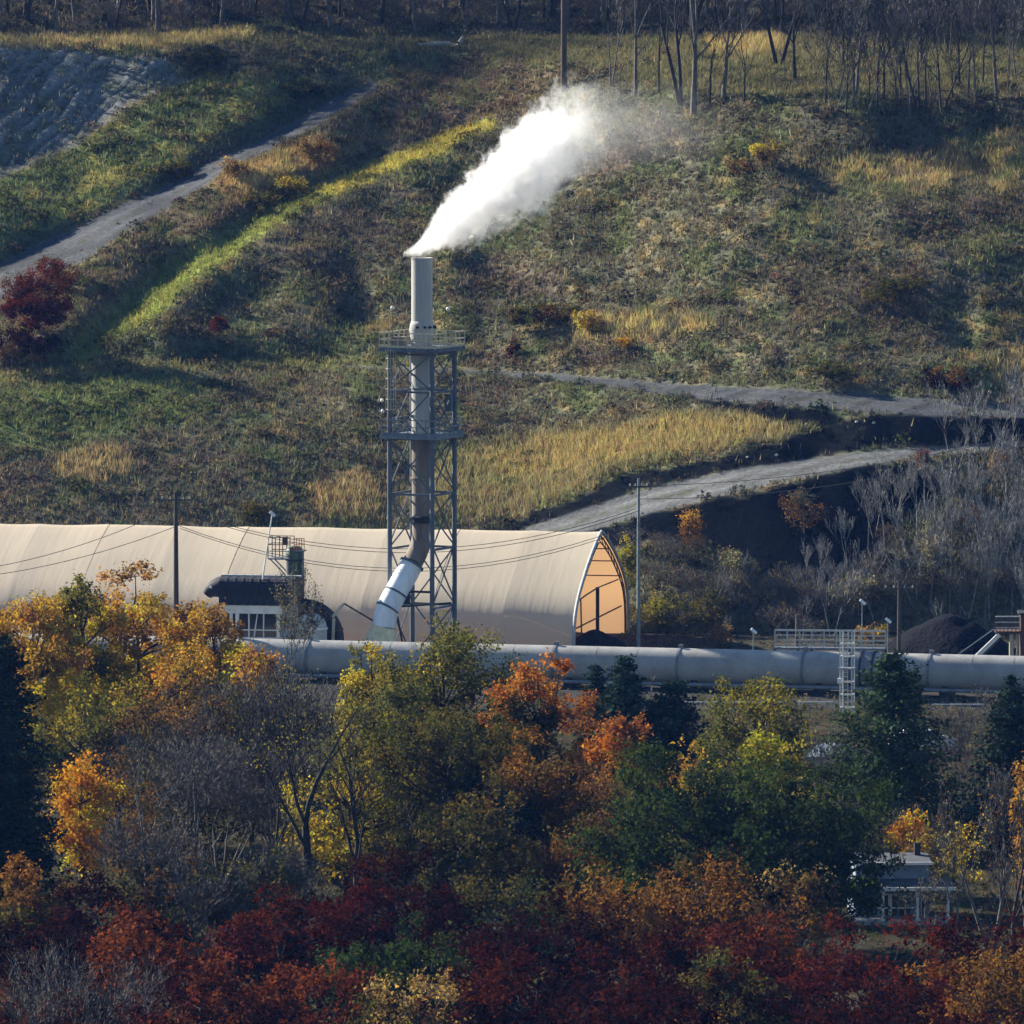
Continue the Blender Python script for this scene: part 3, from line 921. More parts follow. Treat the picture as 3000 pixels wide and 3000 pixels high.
def leafy_tree(name, label, loc, h, wd, cb, pal, seed, density=1.0, leaf=0.2, tops=None, cat='tree', group=None, bark='bark', trunk_r=None, vert=False):
    rng = rng_of(seed)
    V, Q, C, LC, LR = crown_data(rng, h, wd, cb, pal, density, leaf, tops, vert=vert)
    root = place_root(name, label, cat, group, loc, 0.0)
    tr = trunk_r or 0.022 * h + 0.03
    segs = []
    topz = h * (cb + (1 - cb) * 0.62)
    segs += bough(rng, (0, 0, -0.3), (rng.normal(0, 0.2), rng.normal(0, 0.2), topz), tr, tr * 0.3, 6, 0.012)
    spine = [s[0] for s in segs] + [segs[-1][1]]
    for c, r in zip(LC, LR):
        zt = max(0.25 * h * cb + 0.2, c[2] - 0.45 * np.hypot(c[0], c[1]) - 0.3 * r)
        b = min(spine, key=lambda p: abs(p[2] - zt))
        segs += bough(rng, b, c, tr * 0.32, tr * 0.08, 3, 0.05)
        for _ in range(3):
            q = c + rng.normal(0, 0.6, 3) * r
            segs += bough(rng, c, q, tr * 0.10, 0.01, 2, 0.08)
    P0, P1, R0, R1 = branch_tubes(segs)
    tV, tQ = tube_np(P0, P1, np.maximum(R0, 0.012), np.maximum(R1, 0.008), 5)
    link('trunk', mesh_np('trunk', tV, tQ, None, True), root, M[bark])
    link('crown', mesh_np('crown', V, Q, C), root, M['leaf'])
    return root

def bare_segments(rng, h, spread=0.5, levels=4, trunk_r=0.16, trunk_frac=0.35, stems=1, up=0.10, kids=2):
    segs = []
    rnd = random.Random(int(rng.integers(1 << 30)))
    def nrm(d):
        l = math.sqrt(d[0] ** 2 + d[1] ** 2 + d[2] ** 2) + 1e-9
        return (d[0] / l, d[1] / l, d[2] / l)
    def grow(p, d, L, r, lev):
        n = 4 if lev == 0 else 3
        for i in range(n):
            d = nrm((d[0] + rnd.gauss(0, 0.10 if lev else 0.03), d[1] + rnd.gauss(0, 0.10 if lev else 0.03), d[2] + rnd.gauss(0, 0.07) + up * (0.5 if lev else 0.2)))
            q = (p[0] + d[0] * L / n, p[1] + d[1] * L / n, p[2] + d[2] * L / n)
            r2 = r * 0.86
            segs.append((p, q, r, r2))
            p, r = q, r2
            if lev < levels and (i >= 1 if lev else i >= 2):
                for _ in range(kids if lev else 2):
                    if rnd.random() < 0.82:
                        a = rnd.uniform(0, 2 * math.pi)
                        s = rnd.uniform(0.55, 1.15) * spread * 1.6
                        # perpendicular-ish push
                        ux, uy = math.cos(a), math.sin(a)
                        nd = nrm((d[0] + ux * s, d[1] + uy * s, d[2] + rnd.uniform(-0.15, 0.25)))
                        grow(p, nd, L * rnd.uniform(0.48, 0.72), r * rnd.uniform(0.42, 0.62), lev + 1)
        if lev < levels:
            a = rnd.uniform(0, 2 * math.pi)
            nd = nrm((d[0] + math.cos(a) * spread * 0.5, d[1] + math.sin(a) * spread * 0.5, d[2]))
            grow(p, nd, L * 0.68, r * 0.8, lev + 1)
    L0 = h * trunk_frac
    for s in range(stems):
        a = 2 * math.pi * s / max(1, stems) + rnd.uniform(-0.5, 0.5)
        t = 0.0 if stems == 1 else rnd.uniform(0.25, 0.6)
        grow((0.12 * math.cos(a) * (stems > 1), 0.12 * math.sin(a) * (stems > 1), -0.3), nrm((math.cos(a) * t, math.sin(a) * t, 1)), L0, trunk_r / math.sqrt(stems), 0)
    P0, P1, R0, R1 = branch_tubes(segs)
    P0, P1 = P0.astype(float), P1.astype(float)
    zmax = P1[:, 2].max()
    f = h / zmax
    return P0 * f, P1 * f, R0, R1

def bare_meshes(seed, h, spread=0.5, levels=4, trunk_r=0.16, trunk_frac=0.35, stems=1, up=0.1, kids=2, leaf_n=0, pal='amber', leaf=0.16, width=None, twig=0.022):
    rng = rng_of(seed)
    P0, P1, R0, R1 = bare_segments(rng, h, spread, levels, trunk_r, trunk_frac, stems, up, kids)
    if width:
        ext = np.percentile(np.abs(P1[:, 0]), 97) * 2
        g = width / max(ext, 0.1)
        for P in (P0, P1):
            P[:, 0] *= g; P[:, 1] *= g
    big = R0 > 0.035
    tV, tQ = tube_np(P0[big], P1[big], R0[big], R1[big], 5)
    sV, sQ = strips_np(rng, P0[~big], P1[~big], np.maximum(R0[~big] * 2, twig))
    V = np.concatenate([tV, sV]); Q = np.concatenate([tQ, sQ + len(tV)])
    me_t = mesh_np('trunk', tV, tQ, None, True)
    crown = sV, sQ
    cV, cQ = tube_np(P0[big], P1[big], R0[big] * 0.5, R1[big] * 0.5, 3)      # thinner copy of the trunk tubes, unseen inside them, joins the twigs
    me_c = mesh_np('branches', np.concatenate([sV, cV]), np.concatenate([sQ, cQ + len(sV)]))
    me_l = None
    if leaf_n:
        ends = P1[~big]
        pk = rng.integers(0, len(ends), leaf_n)
        P = ends[pk] + rng.normal(0, 0.12, (leaf_n, 3))
        lV, lQ = leaves_np(rng, P, leaf)
        cols = np.array(PAL[pal])
        C = np.repeat(jitter_col(rng, cols[rng.integers(0, len(cols), leaf_n)]), 3, 0)
        me_l = mesh_np('crown', lV, lQ, C)
    return me_t, me_c, me_l

def bare_tree(name, label, loc, meshes, rz=0.0, sc=1.0, cat='tree', group=None, bark='bark_grey'):
    root = place_root(name, label, cat, group, loc, rz)
    root.scale = (sc, sc, sc)
    link('trunk', meshes[0], root, M[bark])
    link('branches', meshes[1], root, M[bark])
    if meshes[2]:
        link('crown', meshes[2], root, M['leaf'])
    return root

def conifer(name, label, loc, h, wd, pal, seed, cb=0.08, density=1.0, cat='tree', group=None, shape=0.9):
    rng = rng_of(seed)
    segs = bough(rng, (0, 0, -0.3), (0, 0, h * 0.98), 0.02 * h + 0.04, 0.02, 6, 0.003)
    cols = np.array(PAL[pal])
    PP, CC, FF = [], [], []
    z = h * cb
    while z < h * 0.99:
        t = (z - h * cb) / (h * (1 - cb))
        rad = wd / 2 * max(0.05, (1 - t) ** shape) * rng.uniform(0.8, 1.1)
        nb = int(rng.integers(5, 9))
        a0 = rng.uniform(0, 6.28)
        for b in range(nb):
            a = a0 + b * 6.283 / nb + rng.normal(0, 0.18)
            L = rad * rng.uniform(0.65, 1.15)
            tip = np.array([math.cos(a) * L, math.sin(a) * L, z + L * (0.10 + 0.45 * t) + rng.normal(0, 0.08)])
            base = np.array([0, 0, z])
            segs += bough(rng, base, tip, 0.035, 0.01, 2, 0.03, 0.05)
            n = int(max(10, L * 40 * density))
            s = rng.uniform(0.18, 1.05, n)
            spread = 0.12 + 0.22 * L * (1 - s * 0.6)
            pt = base + (tip - base) * s[:, None] + rng.normal(0, 1, (n, 3)) * spread[:, None] * np.array([1, 1, 0.42])
            PP.append(pt)
            c = cols[rng.integers(0, len(cols))]
            CC.append(np.repeat((c * rng.uniform(0.75, 1.3))[None], n, 0))
            FF.append(np.repeat(((tip - base) / (L + 1e-6) * 0.2 + np.array([0, 0, 0.8]))[None], n, 0))
        z += rng.uniform(0.30, 0.55) * (0.55 + 0.45 * h / 10)
    P, C, Fd = np.concatenate(PP), np.concatenate(CC), np.concatenate(FF)
    V, Q = leaves_np(rng, P, 0.30, flat=Fd)
    root = place_root(name, label, cat, group, loc, 0.0)
    P0, P1, R0, R1 = branch_tubes(segs)
    tV, tQ = tube_np(P0, P1, R0, R1, 5)
    link('trunk', mesh_np('trunk', tV, tQ, None, True), root, M['bark_dark'])
    link('crown', mesh_np('crown', V, Q, np.repeat(jitter_col(rng, C, 0.7, 1.4), 3, 0)), root, M['needle'])
    return root

def stand(u, v_top, h, z0=0.0):
    """foot of a thing of height h on the flat ground whose top shows at photo pixel (u, v_top)"""
    y = (H - h - z0) / float(kv(v_top))
    p = at(u, v_top, y)
    return Vector((p.x, p.y, z0 - 0.05)), y / F

# ------------------------------------------------------------------ built things
def zat(v, y):
    return H - float(kv(v)) * y

def xat(u, v, y):
    return at(u, v, y).x

# ---- long fabric storage hall
HALL_ROT = R(-10)
def fabric_hall():
    y0 = (H - 8.7) / float(kv(1557))
    root = empty('fabric_hall', (xat(1761, 1557, y0), y0, 0.0), HALL_ROT)
    tag(root, 'long tan fabric storage hall with pointed arch and open end', 'building')
    yp = np.array([-12.5, -12.5, -12.35, -11.8, -9.9, -5.8, -1.84, 0.0])
    zp = np.array([-0.3, 1.4, 2.6, 3.6, 4.95, 6.85, 8.25, 8.7])
    s = np.concatenate([[0], np.cumsum(np.hypot(np.diff(yp), np.diff(zp)))])
    t = np.linspace(0, s[-1], 24)
    Y, Z = np.interp(t, s, yp), np.interp(t, s, zp)
    for _ in range(3):
        Y[1:-1] = (Y[:-2] + 2 * Y[1:-1] + Y[2:]) / 4
        Z[1:-1] = (Z[:-2] + 2 * Z[1:-1] + Z[2:]) / 4
    Yf = np.concatenate([Y, -Y[-2::-1]]); Zf = np.concatenate([Z, Z[-2::-1]])
    rng = rng_of(7)
    bay, nb = 5.4, 12
    for b in range(nb):
        nx = 9
        X = -bay * b - np.linspace(0.0, bay, nx)
        q = np.linspace(0, 1, nx)
        sagf = np.sin(np.pi * q)
        dro = rng.uniform(0.03, 0.07)
        VX = np.repeat(X[:, None], len(Yf), 1)
        zf = Zf / 8.7
        VY = Yf[None, :] * (1 - 0.006 * sagf[:, None])
        VZ = Zf[None, :] - (dro * sagf)[:, None] * np.clip(zf, 0, 1)[None, :] ** 2 + 0.03 * np.sin(VX * 0.7 + 1.3 * b) * np.clip(zf, 0, 1)[None, :]
        id_ = np.arange(nx * len(Yf)).reshape(nx, len(Yf))
        Q = np.stack([id_[:-1, :-1], id_[:-1, 1:], id_[1:, 1:], id_[1:, :-1]], -1).reshape(-1, 4)
        link('fabric_panel', mesh_np('fabric_panel', np.stack([VX, VY, VZ], -1).reshape(-1, 3), Q, None, True), root, M['fabric'])
    nrmY = -np.gradient(Zf); nrmZ = np.gradient(Yf)
    ln = np.hypot(nrmY, nrmZ); nrmY, nrmZ = nrmY / ln, nrmZ / ln
    for b in range(nb + 1):
        m = MB()
        x = -bay * b - (0.12 if b == 0 else 0) + (0.12 if b == nb else 0)
        for off, r in ((0.24, 0.06), (0.70, 0.055)):
            m.tube([(x, Yf[i] - nrmY[i] * off, Zf[i] - nrmZ[i] * off) for i in range(0, len(Yf), 2)], r, 6)
        for i in range(0, len(Yf) - 2, 2):
            m.beam((x, Yf[i] - nrmY[i] * 0.24, Zf[i] - nrmZ[i] * 0.24), (x, Yf[i + 2] - nrmY[i + 2] * 0.70, Zf[i + 2] - nrmZ[i + 2] * 0.70), 0.05)
        m.build('arch_truss', M['rust_brown'], root)
    for i in (8, 12, 16, 20, len(Yf) - 21, len(Yf) - 17, len(Yf) - 13, len(Yf) - 9):
        p = (Yf[i] - nrmY[i] * 0.16, Zf[i] - nrmZ[i] * 0.16)
        MB().tube([(-0.1, *p), (-bay * nb + 0.1, *p)], 0.05, 6).build('purlin', M['rust_brown'], root)
    e = MB()
    e.tube([(0.03, Yf[i], Zf[i]) for i in range(len(Yf))], 0.13, 8)
    e.build('edge_rope', M['grey_paint'], root, True)
    # gate frame standing in the open end
    MB().beam((-0.45, 1.1, -0.2), (-0.45, 1.1, 4.4), 0.24).build('end_post', M['dark_steel'], root)
    MB().tube([(-0.45, -10.4, 4.0), (-0.45, -4, 4.25), (-0.45, 1.1, 4.35)], 0.06, 6).build('end_rail', M['dark_steel'], root)
    MB().tube([(-0.45, 1.2, 4.35), (-0.45, 10.6, 4.2)], 0.05, 6).build('end_rail', M['dark_steel'], root)
    MB().tube([(-0.45, -12.0, 2.15), (-0.45, 12.0, 2.05)], 0.06, 6).build('end_rail', M['rust_brown'], root)
    MB().beam((-0.6, -5.0, -0.2), (-0.6, -5.6, 4.0), 0.10).build('end_brace', M['rust_brown'], root)
    # closed far end
    m = MB()
    x = -bay * nb
    m.add([(x, yy, zz) for yy, zz in zip(Yf, Zf)], [tuple(range(len(Yf)))])
    m.build('end_wall', M['fabric'], root)
    return root
fabric_hall()

def mound(name, loc, rx, ry, h, seed, mtl, rz=0.0, label=None, cat=None):
    rng = rng_of(seed)
    n = 34
    a, b = np.meshgrid(np.linspace(-1, 1, n), np.linspace(-1, 1, n))
    # square to disc
    x = a * np.sqrt(1 - b * b / 2); y = b * np.sqrt(1 - a * a / 2)
    r = np.hypot(x, y)
    z = h * np.clip(1 - r, 0, 1) ** 0.8
    z = z * (0.75 + 0.5 * fbm(x * 2 + seed, y * 2, seed)) + 0.35 * (fbm(x * 6 + seed, y * 6, seed + 3) - 0.5) * (r < 0.97)
    z = np.where(r > 0.97, -0.3, z)
    i = np.arange(n * n).reshape(n, n)
    Q = np.stack([i[:-1, :-1], i[:-1, 1:], i[1:, 1:], i[1:, :-1]], -1).reshape(-1, 4)
    o = link(name, mesh_np(name, np.stack([x * rx, y * ry, z], -1).reshape(-1, 3), Q, None, True), None, M[mtl])
    o.location = loc
    o.rotation_euler = (0, 0, rz)
    tag(o, label, cat)
    return o
p = at(1735, 1880, 762)
mound('coal_pile', (p.x, 762, 0), 2.6, 7.0, 1.9, 3, 'coal', HALL_ROT, 'low dark coal pile in the open end of the fabric hall', 'coal pile')
p = at(2780, 1880, 760)
mound('coal_pile', (p.x, 760, 0), 5.4, 6.0, 3.3, 5, 'coal', 0, 'black coal stockpile behind the pipeline beside the conveyor', 'coal pile')

# ---- chimney stack with its lattice tower
TY = 750.0
def chimney():
    root = empty('chimney_stack', (xat(1237, 1900, TY), TY, 0.0))
    tag(root, 'tall pale chimney stack steaming inside a steel lattice tower', 'chimney')
    z = lambda v: zat(v, TY)
    dx = lambda u: (u - 1237) * TY / F
    T = -math.atan2(1.62, 3.12)
    def rot(x, y):
        return (x * math.cos(T) - y * math.sin(T), x * math.sin(T) + y * math.cos(T))
    # flue in lengths
    r = 0.78
    top = MB()
    n = 28
    prof_o = [(r, z(955)), (r, z(755))]
    top.tube([(0, 0, z(955)), (0, 0, z(757))], r, n, cap=False)
    # open mouth with a wall
    ring = [(r, z(757)), (r + 0.03, z(757)), (r + 0.03, z(755)), (r - 0.08, z(755)), (r - 0.08, z(775))]
    vs, fs = [], []
    for (rr, zz) in ring:
        for k in range(n):
            vs.append((rr * math.cos(2 * math.pi * k / n), rr * math.sin(2 * math.pi * k / n), zz))
    for i in range(len(ring) - 1):
        for k in range(n):
            fs.append((i * n + k, i * n + (k + 1) % n, (i + 1) * n + (k + 1) % n, (i + 1) * n + k))
    fs.append(tuple((len(ring) - 1) * n + k for k in range(n)))
    top.add(vs, fs)
    fl = top.build('flue', M['stack_paint'], root, True)
    MB().lathe([(r, z(1000)), (r + 0.06, z(990)), (r + 0.16, z(966)), (r + 0.10, z(950)), (r + 0.01, z(940))], 28).build('collar', M['stack_paint'], fl, True)
    for a in (-1.9, -1.35, -0.95, -0.4):
        MB().tube([(math.cos(a) * (r + 0.02), math.sin(a) * (r + 0.02), z(957)), (math.cos(a) * (r + 0.34), math.sin(a) * (r + 0.34), z(957))], 0.10, 8).build('test_port', M['dark_steel'], fl)
    MB().tube([(0, 0, z(1280)), (0, 0, z(957))], r - 0.005, n).build('flue', M['stack_paint'], root, True)
    MB().lathe([(r - 0.02, z(1142)), (r + 0.05, z(1140)), (r + 0.05, z(1134)), (r - 0.02, z(1132))], 28).build('flange', M['galv'], root)
    MB().tube([(0, 0, z(1515)), (0, 0, z(1282))], r - 0.02, n).build('flue', M['stack_rust'], root, True)
    for v in (1400, 1283):
        MB().lathe([(r - 0.04, z(v + 4)), (r + 0.07, z(v + 3)), (r + 0.07, z(v - 3)), (r - 0.04, z(v - 4))], 28).build('flange', M['stack_rust'], root)
    MB().lathe([(r - 0.04, z(1532)), (r + 0.14, z(1530)), (r + 0.14, z(1513)), (r - 0.04, z(1511))], 28).build('flange', M['dark_steel'], root)
    MB().tube([(0, 0, z(1530)), (0, 0, z(1570)), (-0.12, -0.12, z(1596)), (-0.38, -0.45, z(1622)), (dx(1207), -0.95, z(1650))], r - 0.03, n).build('elbow', M['stack_rust'], root, True)
    d0, d1, d2 = Vector((dx(1207), -0.95, z(1650))), Vector((dx(1132), -2.0, z(1782))), Vector((dx(1126), -2.05, z(1828)))
    dm = d0.lerp(d1, 0.62)
    white = MB().tube([d0, d0.lerp(d1, 0.3), dm, d0.lerp(d1, 0.88), d1.lerp(d2, 0.3), d2], [0.84, 0.86, 0.86, 0.86, 0.86, 0.86], n).build('white_duct', M['duct_white'], root, True)
    dr = (d1 - d0).normalized()
    for pnt, rr in ((d0, 0.95), (dm, 0.92), (d0.lerp(d1, 0.95), 0.90)):
        MB().tube([pnt - dr * 0.07, pnt + dr * 0.07], rr, n).build('band', M['tower_steel'], white)
    MB().tube([d2, Vector((dx(1120), -2.05, z(1850))), Vector((dx(1116), -2.05, z(1872)))], [0.90, 1.02, 1.28], 20).build('cream_hood', M['duct_cream'], root, True)
    MB().box((dx(1116), -2.0, z(1872) / 2 - 0.1), (2.3, 2.2, z(1872) + 0.1)).build('duct_base', M['concrete'], root)
    # strut carrying the duct
    MB().beam((dx(1165), -1.7, z(1800)), (dx(1195), -1.7, -0.1), 0.14).build('duct_strut', M['dark_steel'], root)
    MB().box((dx(1192), -1.5, z(1745)), (0.5, 0.6, 0.9)).build('duct_clamp', M['dark_steel'], root)
    MB().beam((dx(1195), -1.5, z(1728)), (dx(1262), -2.0, z(1728)), 0.16).build('duct_arm', M['dark_steel'], root)
    MB().beam((dx(1175), -1.4, z(1772)), (dx(1322), 0.4, z(1768)), 0.14).build('duct_arm', M['dark_steel'], root)
    # four legs
    s = 1.76
    corners = [rot(-s, -s), rot(s, -s), rot(s, s), rot(-s, s)]
    ztop = z(1022)
    legs = []
    for (cx, cy) in corners:
        legs.append(MB().tube([(cx, cy, -0.2), (cx, cy, ztop)], 0.185, 10).build('leg', M['tower_steel'], root, True))
        MB().box((cx, cy, 0.15), (0.9, 0.9, 0.5), T).build('foot_plate', M['concrete'], legs[-1])
    levels = [0.6, z(1770), z(1600), z(1440), z(1278), z(1140), z(1030)]
    for i in range(len(levels) - 1):
        za, zb = levels[i], levels[i + 1]
        for k in range(4):
            a, b = corners[k], corners[(k + 1) % 4]
            if k == 0 and i < 2: continue          # the duct passes through here
            off = rot(*[(0, -0.06), (0.06, 0), (0, 0.06), (-0.06, 0)][k])
            MB().beam((a[0], a[1], za), (b[0], b[1], zb), 0.085).build('brace', M['tower_steel'], root)
            MB().beam((a[0] + off[0] * 2, a[1] + off[1] * 2, zb), (b[0] + off[0] * 2, b[1] + off[1] * 2, za), 0.085).build('brace', M['tower_steel'], root)
            MB().beam((a[0], a[1], zb - 0.12), (b[0], b[1], zb - 0.12), 0.13, 0.15).build('girt', M['tower_steel'], root)
    # platforms with railings
    def platform(zd, half, hole, rail_mat, deck_mat, hrail, nm):
        m = MB()
        t = 0.10
        wdt = half - hole
        for sx, sy, lx, ly in ((0, -(hole + wdt / 2), 2 * half, wdt), (0, hole + wdt / 2, 2 * half, wdt), (-(hole + wdt / 2), 0, wdt, 2 * hole), (hole + wdt / 2, 0, wdt, 2 * hole)):
            c = rot(sx, sy)
            m.box((c[0], c[1], zd), (lx, ly, t), T)
        dk = m.build(nm, deck_mat, root)
        for k in range(4):
            e = MB()
            q = T + k * math.pi / 2
            ca, sa = math.cos(q), math.sin(q)
            f = lambda x, y, ca=ca, sa=sa: (x * ca - y * sa, x * sa + y * ca)
            a, b = f(-half, -half), f(half, -half)
            MB().beam((*a, zd - 0.13), (*b, zd - 0.13), 0.12, 0.22).build('edge_beam', deck_mat, dk)
            nposts = 6
            for i in range(nposts):
                tt = i / nposts
                px, py = a[0] + (b[0] - a[0]) * tt, a[1] + (b[1] - a[1]) * tt
                MB().beam((px, py, zd - 0.04), (px, py, zd + hrail), 0.07).build('rail_post', rail_mat, dk)
            for hh in (hrail, hrail * 0.55):
                MB().beam((*a, zd + hh), (*b, zd + hh), 0.065).build('rail', rail_mat, dk)
            MB().beam((a[0], a[1], zd + 0.13), (b[0], b[1], zd + 0.13), 0.03, 0.16).build('toe_board', rail_mat, dk)
        return dk
    top_dk = platform(z(1017), 2.32, 0.95, M['rail_cream'], M['tower_steel'], 1.12, 'upper_platform')
    mid_dk = platform(z(1272), 2.25, 0.95, M['galv'], M['galv'], 1.15, 'middle_platform')
    # test instruments / cabinet on the upper deck
    c = rot(-1.6, -0.6)
    MB().box((c[0], c[1], z(1017) + 0.40), (1.0, 0.6, 0.7), T).build('cabinet', M['stack_rust'], top_dk)
    # caged ladder between the platforms
    lx, ly = dx(1146), -1.05
    za, zb = z(1195), z(1020)
    m = MB()
    for s_ in (-0.2, 0.2):
        m.beam((lx + s_, ly, za - 2.0), (lx + s_, ly, zb + 1.0), 0.05)
    k = za - 1.9
    while k < zb + 0.9:
        m.beam((lx - 0.2, ly, k), (lx + 0.2, ly, k), 0.03); k += 0.3
    lad = m.build('ladder', M['galv'], root)
    m = MB()
    for hz in np.arange(za, zb, 0.75):
        m.tube([(lx + 0.38 * math.cos(t), ly - 0.38 + 0.38 * math.sin(t), hz) for t in np.linspace(-0.3, -math.pi + 0.3, 8)], 0.025, 4)
    for t in (-0.3, -1.0, -1.57, -2.1, -2.84):
        m.beam((lx + 0.38 * math.cos(t), ly - 0.38 + 0.38 * math.sin(t), za), (lx + 0.38 * math.cos(t), ly - 0.38 + 0.38 * math.sin(t), zb), 0.04)
    m.build('ladder_cage', M['rail_cream'], lad)
    # aviation / flood lamps
    for (u, v, base_v, yy) in ((1150, 901, 1017, -0.3), (1313, 907, 1017, 0.9), (1120, 1170, 1272, -0.9), (1122, 1201, 1272, -1.2)):
        x = dx(u)
        MB().tube([(x, yy, z(base_v)), (x, yy, z(v) - 0.05)], 0.025, 5).build('lamp_post', M['dark_steel'], root)
        MB().lathe([(0.02, -0.14), (0.12, -0.08), (0.14, 0.0), (0.11, 0.09), (0.02, 0.14)], 10, (x, yy, z(v))).build('lamp', M['lamp_white'], root, True)
    # conduit running down the right legs
    MB().beam((dx(1268), -1.55, 0), (dx(1268), -1.55, z(1272)), 0.14).build('cable_tray', M['galv'], root)
    MB().box((dx(1315), 0.2, z(1180)), (0.55, 0.3, 1.3), T).build('junction_box', M['tower_steel'], mid_dk)
    return root
chimney()

# ---- large gas pipeline
PIPE_ROT = R(-14)
def pipeline():
    root = empty('gas_pipeline', (0.0, 737.0, 0.0), PIPE_ROT)
    tag(root, 'large grey gas pipeline running on low supports behind the trees', 'pipeline')
    r, zc, L = 1.3, 1.62, 9.2
    x0 = 3.3 - 8 * L
    seg = MB().tube([(0.03 * 0, 0, 0), (L, 0, 0)], r, 36)
    first = None
    fl = None
    sup = None
    for i in range(15):
        x = x0 + i * L
        if first is None:
            first = seg.build('pipe_section', M['pipe_paint'], root, True)
            o = first
        else:
            o = first.copy(); COL.objects.link(o); o.parent = root
        o.location = (x, 0, zc)
        if fl is None:
            m = MB()
            m.tube([(-0.09, 0, 0), (0.09, 0, 0)], r + 0.055, 36)
            m.box((0.05, -0.1, r + 0.13), (0.32, 0.25, 0.30))
            m.beam((0.1, -0.4, r * 0.96), (0.1, -0.75, r * 0.78), 0.08)
            fl = m.build('flange', M['pipe_band'], root)
            f = fl
        else:
            f = fl.copy(); COL.objects.link(f); f.parent = root
        f.location = (x, 0, zc)
        for dxs in (1.2, 5.8):
            if sup is None:
                m = MB()
                m.box((0, 0, -zc + 0.12), (0.7, 2.6, 0.5))
                m.box((0, -0.75, -r * 0.92), (0.45, 0.35, 0.8))
                m.box((0, 0.75, -r * 0.92), (0.45, 0.35, 0.8))
                m.box((0.0, 0.0, -r - 0.03), (0.5, 2.2, 0.16))
                sup = m.build('support', M['dark_steel'], root)
                s_ = sup
            else:
                s_ = sup.copy(); COL.objects.link(s_); s_.parent = root
            s_.location = (x + dxs, 0, zc)
    wr = None
    for i in range(15):
        for q in (0.34, 0.67):
            if wr is None:
                wr = MB().tube([(-0.03, 0, 0), (0.03, 0, 0)], r + 0.010, 36).build('weld_ring', M['pipe_paint'], root)
                o = wr
            else:
                o = wr.copy(); COL.objects.link(o); o.parent = root
            o.location = (x0 + (i + q) * L, 0, zc)
    # expansion joint
    xe = (2535 - 1500) / F * 731 / math.cos(PIPE_ROT)
    for q in (-0.85, -0.05, 0.85):
        MB().tube([(xe + q - 0.06, 0, zc), (xe + q + 0.06, 0, zc)], r + 0.14, 36).build('joint_ring', M['dark_steel'], root)
    MB().tube([(xe - 0.8, 0, zc), (xe + 0.8, 0, zc)], r + 0.07, 36).build('joint_sleeve', M['pipe_band'], root, True)
    MB().tube([(-60, -1.55, 0.45), (60, -1.55, 0.45)], 0.14, 10).build('drain_line', M['pipe_band'], root, True)
pipeline()

def frame_tower(name, label, u, vtop, y, w_, mtl, cat='ladder'):
    x = xat(u, vtop, y)
    h = zat(vtop, y)
    root = empty(name, (x, y, 0), R(-14))
    tag(root, label, cat)
    for sx in (-1, 1):
        for sy in (-1, 1):
            MB().beam((sx * w_ / 2, sy * w_ / 2, -0.1), (sx * w_ / 2, sy * w_ / 2, h), 0.075).build('post', M[mtl], root)
    for z in np.arange(0.4, h + 0.01, 0.9):
        m = MB()
        for sx in (-1, 1):
            m.beam((sx * w_ / 2, -w_ / 2, z), (sx * w_ / 2, w_ / 2, z), 0.05)
            m.beam((-w_ / 2, sx * w_ / 2, z), (w_ / 2, sx * w_ / 2, z), 0.05)
        m.build('tie', M[mtl], root)
    m = MB()
    for sx in (-0.16, 0.16):
        m.beam((sx, -w_ / 2 - 0.08, 0), (sx, -w_ / 2 - 0.08, h), 0.04)
    for z in np.arange(0.2, h, 0.3):
        m.beam((-0.16, -w_ / 2 - 0.08, z), (0.16, -w_ / 2 - 0.08, z), 0.03)
    m.build('ladder', M[mtl], root)
    MB().box((0, 0, h * 0.55), (w_ * 1.3, w_ * 1.3, 0.06)).build('landing', M['galv'], root)
    MB().box((-w_ * 0.5, -w_ * 0.6, h * 0.40), (0.3, 0.2, 0.35)).build('lamp', M['lamp_white'], root)
    return root
frame_tower('access_tower', 'pale steel access ladder tower standing in front of the pipeline', 2482, 1850, 716, 0.85, 'white_paint')

def catwalk():
    y = 744.0
    xa, xb = xat(2270, 1870, y), xat(2595, 1870, y)
    L = xb - xa
    root = empty('catwalk', (xa, y, 0), R(-6))
    tag(root, 'pale railed steel catwalk just behind the pipeline', 'catwalk')
    zd, zt = zat(1898, y), zat(1846, y)
    MB().box((L / 2, 0, zd), (L, 1.0, 0.14)).build('deck', M['galv'], root)
    n = 9
    for i in range(n + 1):
        x = L * i / n
        for s in (-0.45, 0.45):
            MB().beam((x, s, zd), (x, s, zt), 0.05).build('rail_post', M['grey_paint'], root)
        if i % 3 == 0:
            MB().beam((x, 0, -0.1), (x, 0, zd), 0.2).build('leg', M['rust_brown'], root)
    for s in (-0.45, 0.45):
        for hh in (1.0, 0.72, 0.45, 0.2):
            MB().beam((0, s, zd + (zt - zd) * hh), (L, s, zd + (zt - zd) * hh), 0.06 if hh == 1.0 else 0.035).build('rail', M['grey_paint'], root)
catwalk()

def low_railing(label, ua, ub, v, y):
    xa, xb = xat(ua, v, y), xat(ub, v, y)
    z = zat(v, y)
    root = empty('pipe_railing', (xa, y, 0))
    tag(root, label, 'railing')
    L = xb - xa
    MB().tube([(0, 0, z), (L, 0, z)], 0.055, 6).build('rail', M['white_paint'], root)
    n = max(2, int(L / 1.6))
    for i in range(n + 1):
        MB().beam((L * i / n, 0, -0.1), (L * i / n, 0, z), 0.06).build('post', M['galv'], root)
low_railing('pale low pipe railing below the pipeline, left of the access tower', 1960, 2440, 2057, 712)
low_railing('pale low pipe railing below the pipeline, right of the tall pine', 2730, 2900, 2064, 712)

